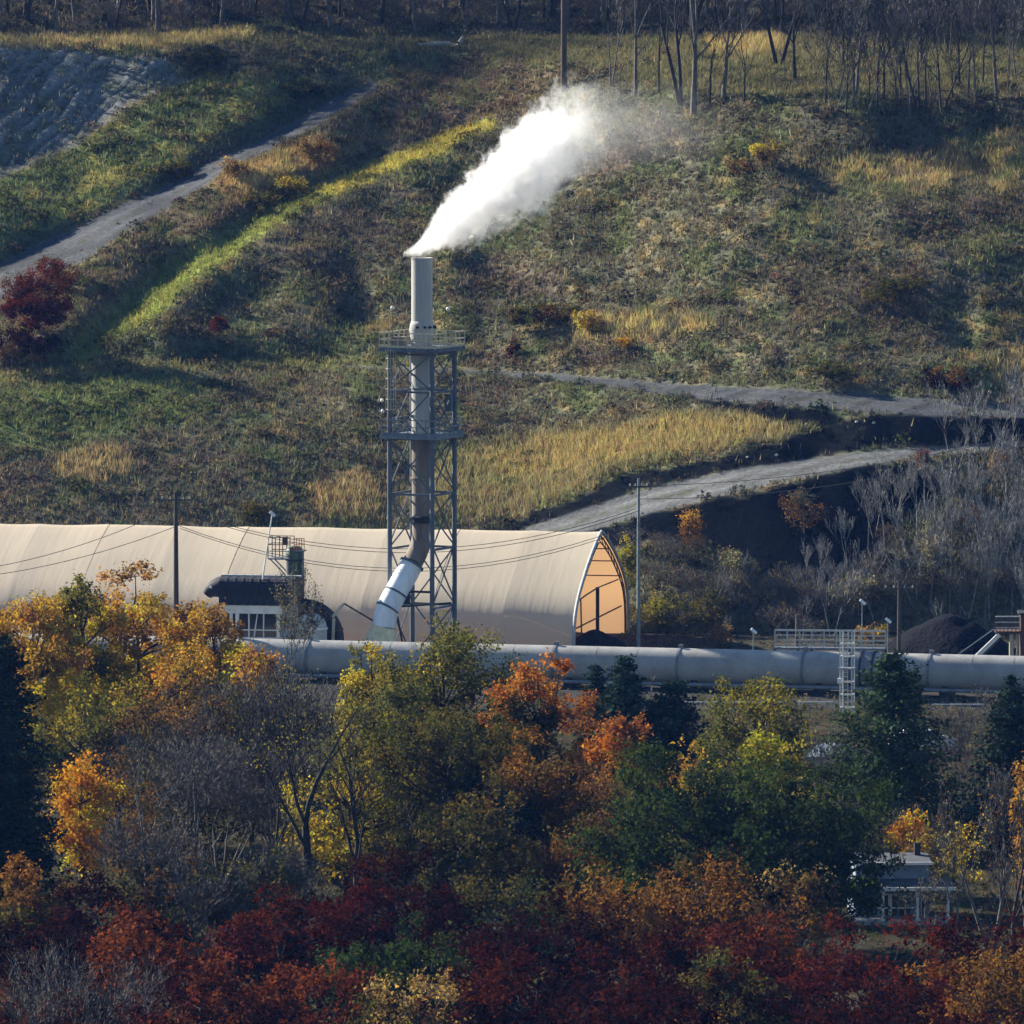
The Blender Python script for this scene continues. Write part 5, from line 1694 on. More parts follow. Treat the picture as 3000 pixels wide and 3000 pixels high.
# ------------------------------------------------------------------ trees of the valley floor, far to near
# (name, label, kind, u, v_top, width px, height m, crown base, palette, density, leaf size, top palette)
T_ROWS = [
    ('maple_tree', 'gold and orange maple in front of the wooden utility pole', 'L', 405, 1662, 340, 13, .22, 'yellow', 1.5, .2, 'orange'),
    ('maple_tree', 'yellow olive maple between the two orange maples', 'L', 232, 1700, 250, 12.5, .2, 'yellow', 1.5, .2, 'olive'),
    ('maple_tree', 'orange and yellow maple behind the black evergreen', 'L', 95, 1752, 270, 12, .2, 'yellow', 1.4, .2, 'orange'),
    ('maple_tree', 'pale orange treetop rising behind the black evergreen', 'L', -15, 1775, 170, 12, .25, 'orange', .9, .2, None),
    ('maple_tree', 'gold and orange tree left of the white framed equipment house', 'L', 600, 1768, 225, 11, .15, 'yellow', 1.4, .2, 'orange'),
    ('maple_tree', 'small bright orange tree below the equipment house', 'L', 765, 1884, 165, 9, .2, 'orange', .7, .2, 'hot'),
    ('maple_tree', 'brown and gold tree below the orange maple', 'L', 470, 1880, 330, 10, .12, 'amber', .7, .19, 'orange'),
    ('pine_tree', 'dark blue green pine in front of the fabric hall opening', 'C', 1830, 1912, 210, 10, .05, 'needle_bl', 1.0, 0, None),
    ('pine_tree', 'low dark pine right of the bare pale sapling', 'C', 1972, 1985, 210, 8.5, .05, 'needle_bl', 1.0, 0, None),
    ('pine_tree', 'small dark pine tucked left of the blue green pine', 'C', 1745, 1925, 110, 9.5, .05, 'needle_bl', 1.0, 0, None),
    ('maple_tree', 'olive tree in front of the pipeline supports', 'L', 2215, 1992, 290, 10, .1, 'olive', .9, .19, None),
    ('pine_tree', 'tall open green pine in front of the pipeline', 'C', 2612, 1905, 330, 12.5, .06, 'needle', .9, 0, None),
    ('pine_tree', 'dark pine at the end of the pipeline', 'C', 2962, 1975, 210, 11, .05, 'needle_bl', 1.0, 0, None),
    ('olive_tree', 'grey green tree under the yellow maples', 'L', 260, 1990, 380, 10, .05, 'olive_dk', .8, .18, 'olive'),
    ('maple_tree', 'olive yellow tree left of the central tree', 'L', 1105, 1890, 230, 12, .2, 'olive', 1.3, .19, 'yellow'),
    ('maple_tree', 'large olive gold tree in front of the chimney foot', 'L', 1300, 1840, 440, 14, .12, 'olive_dk', 1.7, .19, 'olive'),
    ('maple_tree', 'orange topped olive tree right of the central tree', 'L', 1610, 1938, 350, 13, .1, 'olive_dk', 1.4, .19, 'deep'),
    ('maple_tree', 'bright orange tree beside the dark green rounded tree', 'L', 1815, 2098, 240, 11, .1, 'amber', 1.2, .19, 'deep'),
    ('olive_tree', 'dim olive tree below the central tree', 'L', 1420, 2090, 330, 11, .05, 'olive_dk', .8, .18, None),
    ('olive_tree', 'yellow understory tree behind the black forked trunk', 'L', 1010, 2190, 330, 9, .05, 'yellow', .55, .18, 'olive'),
    ('olive_tree', 'dim gold tree right of the black forked trunk', 'L', 1190, 2230, 260, 8, .05, 'olive', .55, .18, None),
    ('olive_tree', 'full dark olive tree under the large olive gold tree', 'L', 1300, 2080, 380, 11.5, .03, 'olive_dk', 1.5, .19, None),
    ('olive_tree', 'shaded olive tree left below the large olive gold tree', 'L', 1130, 2060, 270, 11, .05, 'olive_dk', 1.1, .19, 'olive'),
    ('olive_tree', 'shaded brown olive tree under the orange topped tree', 'L', 1600, 2160, 330, 10.5, .03, 'olive_dk', 1.3, .19, 'amber'),
    ('olive_tree', 'shaded gold brown tree below the bright orange tree', 'L', 1740, 2300, 300, 8.5, .03, 'amber', 1.0, .19, 'brown'),
    ('olive_tree', 'grey olive tree behind the tangled thickets', 'L', 560, 2020, 380, 10.5, .05, 'olive_dk', .7, .18, 'brown'),
    ('olive_tree', 'dim olive tree at the foot of the central trees', 'L', 1380, 2330, 380, 8, .03, 'olive_dk', 1.2, .19, None),
    ('maple_tree', 'yellow green treetop behind the dark green rounded tree', 'L', 2235, 2148, 280, 9.0, .1, 'green_yl', 1.0, .19, None),
    ('maple_tree', 'small yellow treetop left of the yellow green treetop', 'L', 2020, 2180, 160, 10, .2, 'green_yl', .8, .19, 'orange'),
    ('ash_tree', 'large dark green rounded tree above the amber bushes', 'L', 2060, 2190, 600, 11.5, .05, 'green_dk', 2.8, .2, None),
    ('ash_tree', 'broad dark green tree beside the porch house', 'L', 2305, 2240, 520, 11, .03, 'green_dk', 2.8, .2, None),
    ('maple_tree', 'glowing yellow tree above the porch house', 'L', 2672, 2372, 120, 5.4, .3, 'hot', .9, .17, None),
    ('maple_tree', 'thin yellow brown tree right of the glowing yellow tree', 'L', 2790, 2390, 260, 5.6, .15, 'yellow', .35, .17, 'brown'),
    ('maple_tree', 'orange tree cut by the right edge of the valley', 'L', 3010, 2218, 110, 10, .4, 'orange', .8, .18, None),
    ('amber_bush', 'amber brown tree under the bright orange tree', 'L', 1730, 2230, 260, 9, .05, 'amber', .6, .18, 'brown'),
    ('maple_tree', 'burning orange tree beside the black evergreen', 'L', 240, 2208, 180, 8.4, .2, 'hot', 1.2, .19, None),
    ('maple_tree', 'thin orange brown tree behind the burning orange tree', 'L', 350, 2195, 230, 8.4, .15, 'amber', .3, .17, None),
    ('spruce_tree', 'black evergreen tree at the left edge', 'C', -5, 1850, 330, 17, .02, 'dkneedle', 1.6, 0, None),
    ('spruce_tree', 'second black evergreen below the first at the left edge', 'C', -80, 2010, 400, 14.5, .02, 'dkneedle', 1.6, 0, None),
    ('spruce_tree', 'dim blue green spruce below the central trees', 'C', 1500, 2310, 260, 7.5, .02, 'needle_bl', 1.2, 0, None),
    ('olive_bush', 'dim olive bush below the blue grey thicket', 'L', 760, 2490, 330, 6, .02, 'olive_dk', .7, .19, None),
    ('olive_bush', 'dim brown bush right of the burning orange tree', 'L', 470, 2500, 330, 6, .02, 'olive_dk', .7, .19, 'brown'),
    ('olive_bush', 'olive gold bush below the black evergreen', 'L', 45, 2520, 300, 6, .02, 'olive_dk', 1.2, .19, 'amber'),
    ('amber_bush', 'amber upright bush left of the dark green tree foot', 'L', 1800, 2545, 270, 6, .02, 'amber', .9, .19, None),
    ('amber_bush', 'tallest amber upright bush under the dark green tree', 'L', 2050, 2505, 330, 6.4, .02, 'amber', .9, .19, None),
    ('amber_bush', 'narrow amber bush beside the porch house', 'L', 2330, 2540, 260, 6, .02, 'amber', .85, .19, 'tan'),
    ('dark_bush', 'blue green bush between the maroon tree and amber bushes', 'L', 1490, 2560, 330, 6, .02, 'green_dk', .9, .18, 'olive_dk'),
    ('maroon_tree', 'deep maroon tree below the black forked trunk', 'L', 1190, 2485, 470, 9, .05, 'crimson', 1.0, .2, 'maroon'),
    ('maroon_tree', 'black maroon tree beside the burning orange tree', 'L', 310, 2570, 400, 8, .05, 'maroon', 1.2, .2, None),
    ('crimson_tree', 'crimson rounded tree left of the deep maroon tree', 'L', 830, 2620, 430, 9, .05, 'crimson', 1.2, .2, None),
    ('rust_tree', 'rust orange tree in the front row at left', 'L', 430, 2665, 420, 9, .05, 'rust', 1.1, .2, None),
    ('rust_tree', 'dull rust tree at the left end of the front row', 'L', 95, 2690, 300, 9, .05, 'rust', 1.0, .2, 'maroon'),
    ('maroon_tree', 'dark maroon tree between the maroon tree and amber bushes', 'L', 1590, 2640, 430, 9, .05, 'maroon', 1.2, .2, None),
    ('green_tree', 'dark green tree among the crimson trees in front', 'L', 1180, 2690, 370, 9, .05, 'green_dk', 1.3, .2, None),
    ('red_tree', 'red tree in front of the porch house', 'L', 2570, 2715, 430, 9, .05, 'red', 1.1, .2, None),
    ('red_tree', 'red tree with pinkish top right of the porch house', 'L', 2880, 2690, 400, 9, .05, 'red', 1.1, .2, 'crimson'),
    ('red_tree', 'rust red tree below the tallest amber bush', 'L', 2190, 2685, 330, 9, .05, 'maroon', 1.1, .2, 'rust'),
    ('crimson_tree', 'dim crimson tree below the amber bushes', 'L', 1900, 2720, 380, 9, .05, 'maroon', 1.1, .2, 'crimson'),
    ('gold_tree', 'dull gold tree low between red trees in front', 'L', 2160, 2790, 330, 9, .05, 'amber', .9, .2, 'olive_dk'),
    ('crimson_tree', 'magenta crimson tree low at the front', 'L', 2400, 2800, 440, 9, .05, 'crimson', 1.1, .2, None),
    ('gold_tree', 'orange brown tree low under the pinkish red tree', 'L', 2880, 2790, 420, 9, .05, 'rust', .9, .2, 'amber'),
    ('rust_tree', 'rust red tree low at the front beneath the crimson tree', 'L', 980, 2830, 330, 9, .05, 'rust', 1.0, .2, None),
    ('olive_bush', 'speckled olive tree low at the front', 'L', 1210, 2850, 300, 9, .05, 'olive_dk', .6, .18, 'tan'),
    ('maroon_tree', 'dark wine red tree low at the front near the olive one', 'L', 1540, 2790, 480, 9, .05, 'maroon', 1.3, .2, 'crimson'),
    ('maroon_tree', 'almost black maroon tree low beside the grey bare thicket', 'L', 690, 2800, 430, 9, .05, 'maroon', 1.1, .2, 'rust'),
    ('rust_tree', 'rust tree at the bottom below the almost black maroon one', 'L', 560, 2900, 400, 9, .05, 'rust', .8, .2, 'maroon'),
    ('crimson_tree', 'wine red tree at the bottom below the red porch tree', 'L', 2620, 2890, 420, 9, .05, 'crimson', 1.1, .2, 'maroon'),
    ('maroon_tree', 'dark maroon tree at the bottom under the dim crimson tree', 'L', 1900, 2880, 420, 9, .05, 'maroon', 1.2, .2, None),
]
sd = 500
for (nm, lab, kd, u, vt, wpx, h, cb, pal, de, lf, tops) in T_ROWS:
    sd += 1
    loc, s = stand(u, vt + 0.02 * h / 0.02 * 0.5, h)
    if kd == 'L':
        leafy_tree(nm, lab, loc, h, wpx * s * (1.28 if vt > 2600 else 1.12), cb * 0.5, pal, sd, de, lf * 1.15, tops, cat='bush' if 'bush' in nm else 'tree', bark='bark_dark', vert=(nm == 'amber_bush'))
    else:
        conifer(nm, lab, loc, h, wpx * s * (1.25 if 'spruce' in nm else 1.55), pal, sd, cb, de, shape=0.55 if 'spruce' in nm else 0.65)

# bare trees and thickets on the valley floor
B_ROWS = [
    ('bare_tree', 'black forked leafless tree with spreading fine twigs', 905, 1905, 430, 15.6, dict(spread=.5, levels=5, trunk_r=.40, trunk_frac=.34, kids=2, leaf_n=500, pal='olive'), 'bark_dark'),
    ('bare_tree', 'dark leafless tree right of the forked one', 1045, 2060, 230, 13, dict(spread=.45, levels=4, trunk_r=.32, trunk_frac=.42), 'bark_dark'),
    ('bare_tree', 'thin pale leafless tree in front of the green process column', 850, 1636, 170, 13, dict(spread=.4, levels=4, trunk_r=.10, trunk_frac=.38, leaf_n=1500, pal='greyleaf'), 'bark'),
    ('bare_tree', 'tall dark leafless tree left of the forked one', 740, 1960, 300, 12.5, dict(spread=.45, levels=5, trunk_r=.22, trunk_frac=.34, kids=2), 'bark_dark'),
    ('bare_tree', 'tall leafless tree above the blue grey thicket', 570, 2030, 280, 12, dict(spread=.45, levels=5, trunk_r=.20, trunk_frac=.34, kids=2), 'bark'),
    ('bare_tree', 'leafless tree with grey twigs beside the burning orange tree', 430, 2110, 240, 11, dict(spread=.45, levels=4, trunk_r=.17, trunk_frac=.36), 'bark'),
    ('bare_tree', 'leafless tree with upright twigs among the thickets', 820, 2130, 240, 11, dict(spread=.4, levels=4, trunk_r=.18, trunk_frac=.36), 'bark_dark'),
    ('bare_thicket', 'large blue grey leafless thicket below the yellow maples', 640, 2120, 520, 9.5, dict(spread=.55, levels=4, trunk_r=.22, trunk_frac=.3, stems=7, kids=3), 'bark'),
    ('bare_thicket', 'grey leafless thicket behind the forked tree', 800, 1915, 420, 12, dict(spread=.55, levels=4, trunk_r=.22, trunk_frac=.3, stems=6, kids=3), 'bark'),
    ('bare_thicket', 'dark leafless thicket at the bottom left corner', 230, 2740, 520, 9, dict(spread=.55, levels=4, trunk_r=.22, trunk_frac=.3, stems=6), 'bark'),
    ('bare_thicket', 'blue grey thicket left of the crimson rounded tree', 600, 2460, 320, 7, dict(spread=.55, levels=4, trunk_r=.2, trunk_frac=.3, stems=5), 'bark'),
    ('bare_tree', 'leafless tree with several stems right of the porch house', 2905, 2235, 330, 11, dict(spread=.42, levels=5, trunk_r=.22, trunk_frac=.36, stems=2, leaf_n=300, pal='amber'), 'bark'),
    ('bare_tree', 'dark trunked leafless tree beside the right edge', 2975, 2330, 260, 11, dict(spread=.42, levels=4, trunk_r=.24, trunk_frac=.4), 'bark_dark'),
    ('bare_tree', 'slender leafless tree growing over the porch house', 2800, 2330, 200, 10, dict(spread=.4, levels=4, trunk_r=.13, trunk_frac=.4, leaf_n=240, pal='yellow'), 'bark'),
    ('bare_thicket', 'purple brown leafless bushes left of the dark pine', 2840, 2035, 240, 7.5, dict(spread=.55, levels=4, trunk_r=.16, trunk_frac=.3, stems=5), 'bark'),
    ('bare_thicket', 'purple grey leafless bush left of the tall open pine', 2420, 2085, 190, 6, dict(spread=.55, levels=4, trunk_r=.14, trunk_frac=.3, stems=5), 'bark'),
    ('bare_thicket', 'brown brush pile between the dark green tree and yellow tree', 2570, 2330, 260, 6, dict(spread=.6, levels=4, trunk_r=.14, trunk_frac=.3, stems=6, leaf_n=500, pal='olive'), 'bark'),
    ('bare_thicket', 'grey thicket below the central olive trees', 1290, 2320, 330, 7, dict(spread=.55, levels=4, trunk_r=.16, trunk_frac=.3, stems=5, leaf_n=250, pal='olive_dk'), 'bark'),
    ('bare_tree', 'pale bare sapling between the two dark pines', 1880, 1930, 90, 9, dict(spread=.3, levels=3, trunk_r=.09, trunk_frac=.45), 'bark'),
    ('bare_thicket', 'tangled grey thicket under the brown and gold tree', 470, 2080, 420, 8.5, dict(spread=.55, levels=4, trunk_r=.2, trunk_frac=.3, stems=6, kids=3), 'bark'),
    ('bare_thicket', 'tangled grey thicket at the foot of the forked tree', 800, 2440, 260, 6.5, dict(spread=.55, levels=4, trunk_r=.18, trunk_frac=.3, stems=6, kids=3), 'bark'),
    ('bare_thicket', 'dim thicket between the burning orange tree and the blue grey one', 440, 2350, 300, 7, dict(spread=.55, levels=4, trunk_r=.18, trunk_frac=.3, stems=6, leaf_n=200, pal='brown'), 'bark'),
    ('bare_thicket', 'dim grey brush under the amber brown tree', 1640, 2440, 280, 5, dict(spread=.6, levels=4, trunk_r=.14, trunk_frac=.3, stems=6, leaf_n=260, pal='olive'), 'bark'),
]
for (nm, lab, u, vt, wpx, h, kw, bk) in B_ROWS:
    sd += 1
    loc, s = stand(u, vt, h)
    bare_tree(nm, lab, loc, bare_meshes(sd, h, width=wpx * s, twig=.034, **kw), 0.0, 1.0, cat='thicket' if 'thicket' in nm else 'tree', bark=bk)

# leaning dark branch in front of the shed belongs to a small leaning tree
loc, s = stand(1752, 2420, 4.0)
r_ = empty('leaning_tree', loc)
tag(r_, 'small dark leaning leafless tree in front of the pale shed', 'tree')
MB().tube([(-0.5, 0, -0.3), (0.2, 0, 1.2), (1.3, 0, 2.9), (2.1, 0, 3.8)], [0.14, 0.12, 0.09, 0.04], 7).build('trunk', M['bark_dark'], r_, True)
MB().tube([(0.9, 0, 2.2), (1.7, 0.2, 2.4), (2.5, 0.2, 2.2)], [0.05, 0.04, 0.02], 5).build('limb', M['bark_dark'], r_, True)

# ------------------------------------------------------------------ hilltop woods
WOOD = [bare_meshes(800 + i, 13 + i, spread=.38 + .05 * (i % 3), levels=4, trunk_r=.20 + .03 * i, trunk_frac=.40, stems=1 + (i == 3)) for i in range(5)]
SAP = [bare_meshes(830 + i, 6.0 + 0.6 * i, spread=.26 + .06 * (i % 2), levels=3, trunk_r=.085, trunk_frac=.5, stems=1 + (i % 2), up=.2, twig=.04) for i in range(4)]
SAPD = [tuple(m_.copy() if m_ else None for m_ in s_) for s_ in SAP]
THK = [bare_meshes(850 + i, 3.2, spread=.6, levels=3, trunk_r=.10, trunk_frac=.35, stems=5, leaf_n=130, pal=['brown', 'greyleaf', 'olive_dk'][i], leaf=.17, twig=.03) for i in range(3)]
rng = rng_of(900)
k = 0
spots = []
for v0 in (98, 70, 40, 5, -40):
    u = -180 + rng.uniform(0, 60)
    while u < 3180:
        spots.append((u, v0 + rng.uniform(-14, 8)))
        u += rng.uniform(75, 190)
for (u, v) in spots:
    if 560 < u < 1150: v -= 22
    p = hill(u, v)
    bare_tree('forest_tree', 'leafless grey tree in the woods along the hilltop', p, WOOD[k % 5], rng.uniform(0, 6.28), rng.uniform(.75, 1.15), group='trees in the hilltop woods', bark='bark' if k % 3 else 'bark_dark')
    k += 1
# single trees in front of the woods, at the brow of the hill
for (u, v, m_, s, lab) in ((1862, 285, 1, .95, 'leafless tree just right of the hilltop pole'), (1995, 300, 3, 1.1, 'large double trunked leafless tree on the hill brow'),
                           (2032, 335, 4, 1.0, 'thick leafless tree beside the double trunked one'), (2280, 190, 3, 1.0, 'forked leafless tree in the golden grass clearing'),
                           (2330, 240, 0, .9, 'slim leafless tree right of the golden grass clearing')):
    bare_tree('brow_tree', lab, hill(u, v), WOOD[m_], rng.uniform(0, 6), s, bark='bark_dark')
for (u, v) in ((2420, 300), (2450, 270), (2500, 310), (2530, 335), (2570, 320), (2590, 290), (2625, 335), (2650, 310), (2690, 325), (2735, 290), (2790, 300), (2835, 280), (2880, 250), (2950, 265), (3010, 270), (2440, 330), (2480, 345), (2510, 280), (2548, 300), (2602, 345), (2640, 285), (2668, 345), (2712, 300), (2760, 330), (2810, 255), (2860, 300), (2920, 290), (2985, 240), (2080, 320), (2120, 290), (2470, 200), (2560, 190), (2700, 180), (2780, 170), (2910, 180), (2180, 300), (1930, 270), (1790, 250)):
    bare_tree('brow_tree', 'leafless tree in the thin stand on the hill brow', hill(u, v), WOOD[k % 5] if k % 3 == 0 else SAPD[k % 4], rng.uniform(0, 6.28), rng.uniform(.55, .85) if k % 3 == 0 else rng.uniform(1.0, 1.5), group='thin stand on the hill brow', bark='bark' if k % 2 else 'bark_dark')
    k += 1
# understory at the wood edge
for i in range(110):
    u = rng.uniform(-150, 3150)
    v = rng.uniform(20, 104) if not 560 < u < 1150 else rng.uniform(10, 76)
    bare_tree('forest_shrub', 'brown leafless shrub at the foot of the hilltop woods', hill(u, v), THK[i % 3], rng.uniform(0, 6), rng.uniform(.5, 1.0), cat='shrub', group='shrubs at the edge of the hilltop woods', bark='bark')

# grey saplings and brush on the lower right slope
n = 0
while n < 88:
    u, v = rng.uniform(2080, 3080), rng.uniform(1310, 1880)
    lim = np.interp(u, [2080, 2300, 2450, 2620, 2740, 3100], [1800, 1740, 1640, 1500, 1330, 1310])
    if v < lim: continue
    p = hill(u, v) if v < 1845 else at(u, v, gy(v))
    s = rng.uniform(.45, 1.05) * (1.0 if u > 2500 else .7)
    bare_tree('grey_sapling', 'slender grey leafless sapling on the slope right of the hall', p, SAP[n % 4], rng.uniform(0, 6.28), s, group='grey saplings on the right slope', bark='bark_grey')
    n += 1
for i in range(70):
    u, v = rng.uniform(1840, 3060), rng.uniform(1560, 1885)
    lim = np.interp(u, [1840, 1960, 2100, 2260, 2440, 2640, 2760, 3100], [1620, 1600, 1640, 1720, 1740, 1560, 1500, 1450])
    if v < lim: v = rng.uniform(lim, 1885)
    if 2640 < u < 2900 and v > 1780: continue
    p = hill(u, v) if v < 1845 else at(u, v, gy(v))
    bare_tree('slope_bush', 'twiggy olive brown bush on the slope right of the hall', p, THK[i % 3], rng.uniform(0, 6), rng.uniform(.5, .95), cat='bush', group='bushes on the right slope', bark='bark')

# leafless bushes on the flat below the pipeline and between the valley trees
for i in range(46):
    u, v = rng.uniform(1950, 3060), rng.uniform(2075, 2330)
    y = gy(v)
    bare_tree('flat_bush', 'twiggy grey brown bush on the flat below the pipeline', at(u, v, y) - Vector((0, 0, .05)), THK[i % 3], rng.uniform(0, 6), rng.uniform(.45, .85), cat='bush', group='bushes on the flat below the pipeline', bark='bark')
for i in range(56):
    y = rng.uniform(556, 650)
    u = rng.uniform(60, 1750) if i < 44 else rng.uniform(2450, 3050)
    bare_tree('understory_bush', 'twiggy brown bush in the shade between the valley trees', Vector(((u - 1500) / F * y, y, -.05)), THK[i % 3], rng.uniform(0, 6), rng.uniform(.7, 1.25), cat='bush', group='bushes between the valley trees', bark='bark_dark')

# single bushes and small trees that stand out on the hillside
H_ROWS = [
    ('red_bush', 'dark red bushy tree beside the left dirt road', 118, 1000, 205, 240, 'red', 1.3, 'rust'),
    ('red_bush', 'purple brown bush below the dark red bushy tree', 60, 1085, 230, 130, 'brown', 1.0, 'maroon'),
    ('red_bush', 'small red bush at the foot of the green grass strip', 640, 985, 60, 60, 'red', 1.2, None),
    ('red_bush', 'small dull red bush right of the chimney platform', 1505, 1050, 40, 60, 'crimson', 1.0, 'brown'),
    ('orange_bush', 'small orange bush on the middle of the slope', 1832, 1030, 55, 42, 'orange', 1.0, None),
    ('tan_bush', 'tan yellow bush left of the small orange bush', 1725, 985, 90, 75, 'tan', 1.0, 'yellow'),
    ('tan_bush', 'pale gold bush standing alone below the thin stand', 2240, 490, 80, 75, 'tan', 1.0, 'yellow'),
    ('tan_bush', 'rosy tan bush left of the pale gold bush', 2175, 520, 90, 50, 'brown', .9, 'tan'),
    ('green_bush', 'yellow green round bush above the green grass strip', 850, 590, 110, 75, 'olive', 1.2, 'yellow'),
    ('green_bush', 'dark green bush between the left road and the reeds', 760, 620, 120, 60, 'olive_dk', 1.2, None),
    ('bare_bush', 'round olive leafless bush on the black bank', 2355, 1560, 130, 130, 'brown', .45, 'greyleaf'),
    ('orange_sapling', 'orange brown sapling in front of the black bank', 2022, 1650, 70, 170, 'amber', .55, 'orange'),
    ('orange_sapling', 'rust brown sapling at the end of the lower road', 2708, 1400, 50, 90, 'brown', .9, 'rust'),
    ('orange_sapling', 'red brown sapling among the grey saplings', 2850, 1600, 55, 110, 'brown', .7, 'rust'),
    ('orange_sapling', 'orange tinted sapling high among the grey saplings', 2925, 1430, 55, 110, 'amber', .6, 'orange'),
    ('yellow_bush', 'yellow green bush behind the open end of the hall', 1838, 1760, 70, 190, 'olive', .7, 'green_yl'),
    ('yellow_bush', 'narrow golden bush behind the catwalk', 2300, 1850, 40, 90, 'yellow', .8, None),
    ('yellow_bush', 'golden weeds behind the catwalk railing', 2550, 1880, 100, 50, 'tan', .8, 'yellow'),
    ('pale_bush', 'pale seedy bush below the black bank', 2140, 1760, 150, 150, 'greyleaf', .5, 'pale'),
    ('pale_bush', 'pale tipped tree among the grey saplings', 2720, 1790, 70, 260, 'greyleaf', .4, 'pale'),
    ('pale_bush', 'whitish bush above the catwalk', 2530, 1780, 130, 100, 'greyleaf', .6, 'pale'),
    ('green_bush', 'olive bush at the foot of the slim steel pole', 1930, 1850, 150, 110, 'olive', .8, None),
    ('green_bush', 'dark green bush right of the slim steel pole', 2060, 1860, 140, 120, 'olive_dk', .9, None),
    ('tan_bush', 'tan grass clump just left of the catwalk', 2110, 1890, 90, 60, 'tan', .8, None),
    ('dark_bush', 'dark green mound of bushes in the middle of the slope', 1590, 960, 230, 70, 'olive_dk', 1.2, 'brown'),
    ('dark_bush', 'broad dark bush left of the pale boulders on the right slope', 2590, 880, 260, 70, 'olive_dk', 1.1, None),
    ('dark_bush', 'dark purple bush above the upper road', 2780, 1150, 150, 80, 'maroon', .9, 'brown'),
    ('dark_bush', 'dark green bush above the bend of the upper road', 2450, 1120, 170, 60, 'olive_dk', 1.1, None),
    ('dark_bush', 'dark bush at the foot of the hill behind the hall roof', 745, 1540, 90, 70, 'olive_dk', 1.2, None),
    ('dark_bush', 'dark bush in the hollow beside the grey eroded slope', 600, 205, 130, 60, 'olive_dk', 1.2, None),
    ('dark_bush', 'dark green bush above the left dirt road', 900, 290, 150, 60, 'green_dk', 1.0, 'olive_dk'),
    ('dark_bush', 'dark bush low above the left dirt road', 520, 520, 110, 55, 'olive_dk', 1.1, 'olive'),
    ('tan_bush', 'tall tan reed clump beside the left dirt road', 690, 520, 80, 60, 'tan', .9, None),
    ('tan_bush', 'reddish tan reed clump right of the left dirt road', 920, 480, 130, 80, 'tan', .9, 'brown'),
]
for (nm, lab, u, vb, wpx, hpx, pal, de, tops) in H_ROWS:
    sd += 1
    p = hill(u, vb) if vb < 1845 else at(u, vb, gy(vb))
    s = p.y / F
    leafy_tree(nm, lab, p, hpx * s, wpx * s, .06 if 'sapling' not in nm else .2, pal, sd, de * 1.5, .17, tops, cat='bush' if 'bush' in nm else 'tree', bark='bark', trunk_r=.05, vert='sapling' in nm or 'reed' in lab)

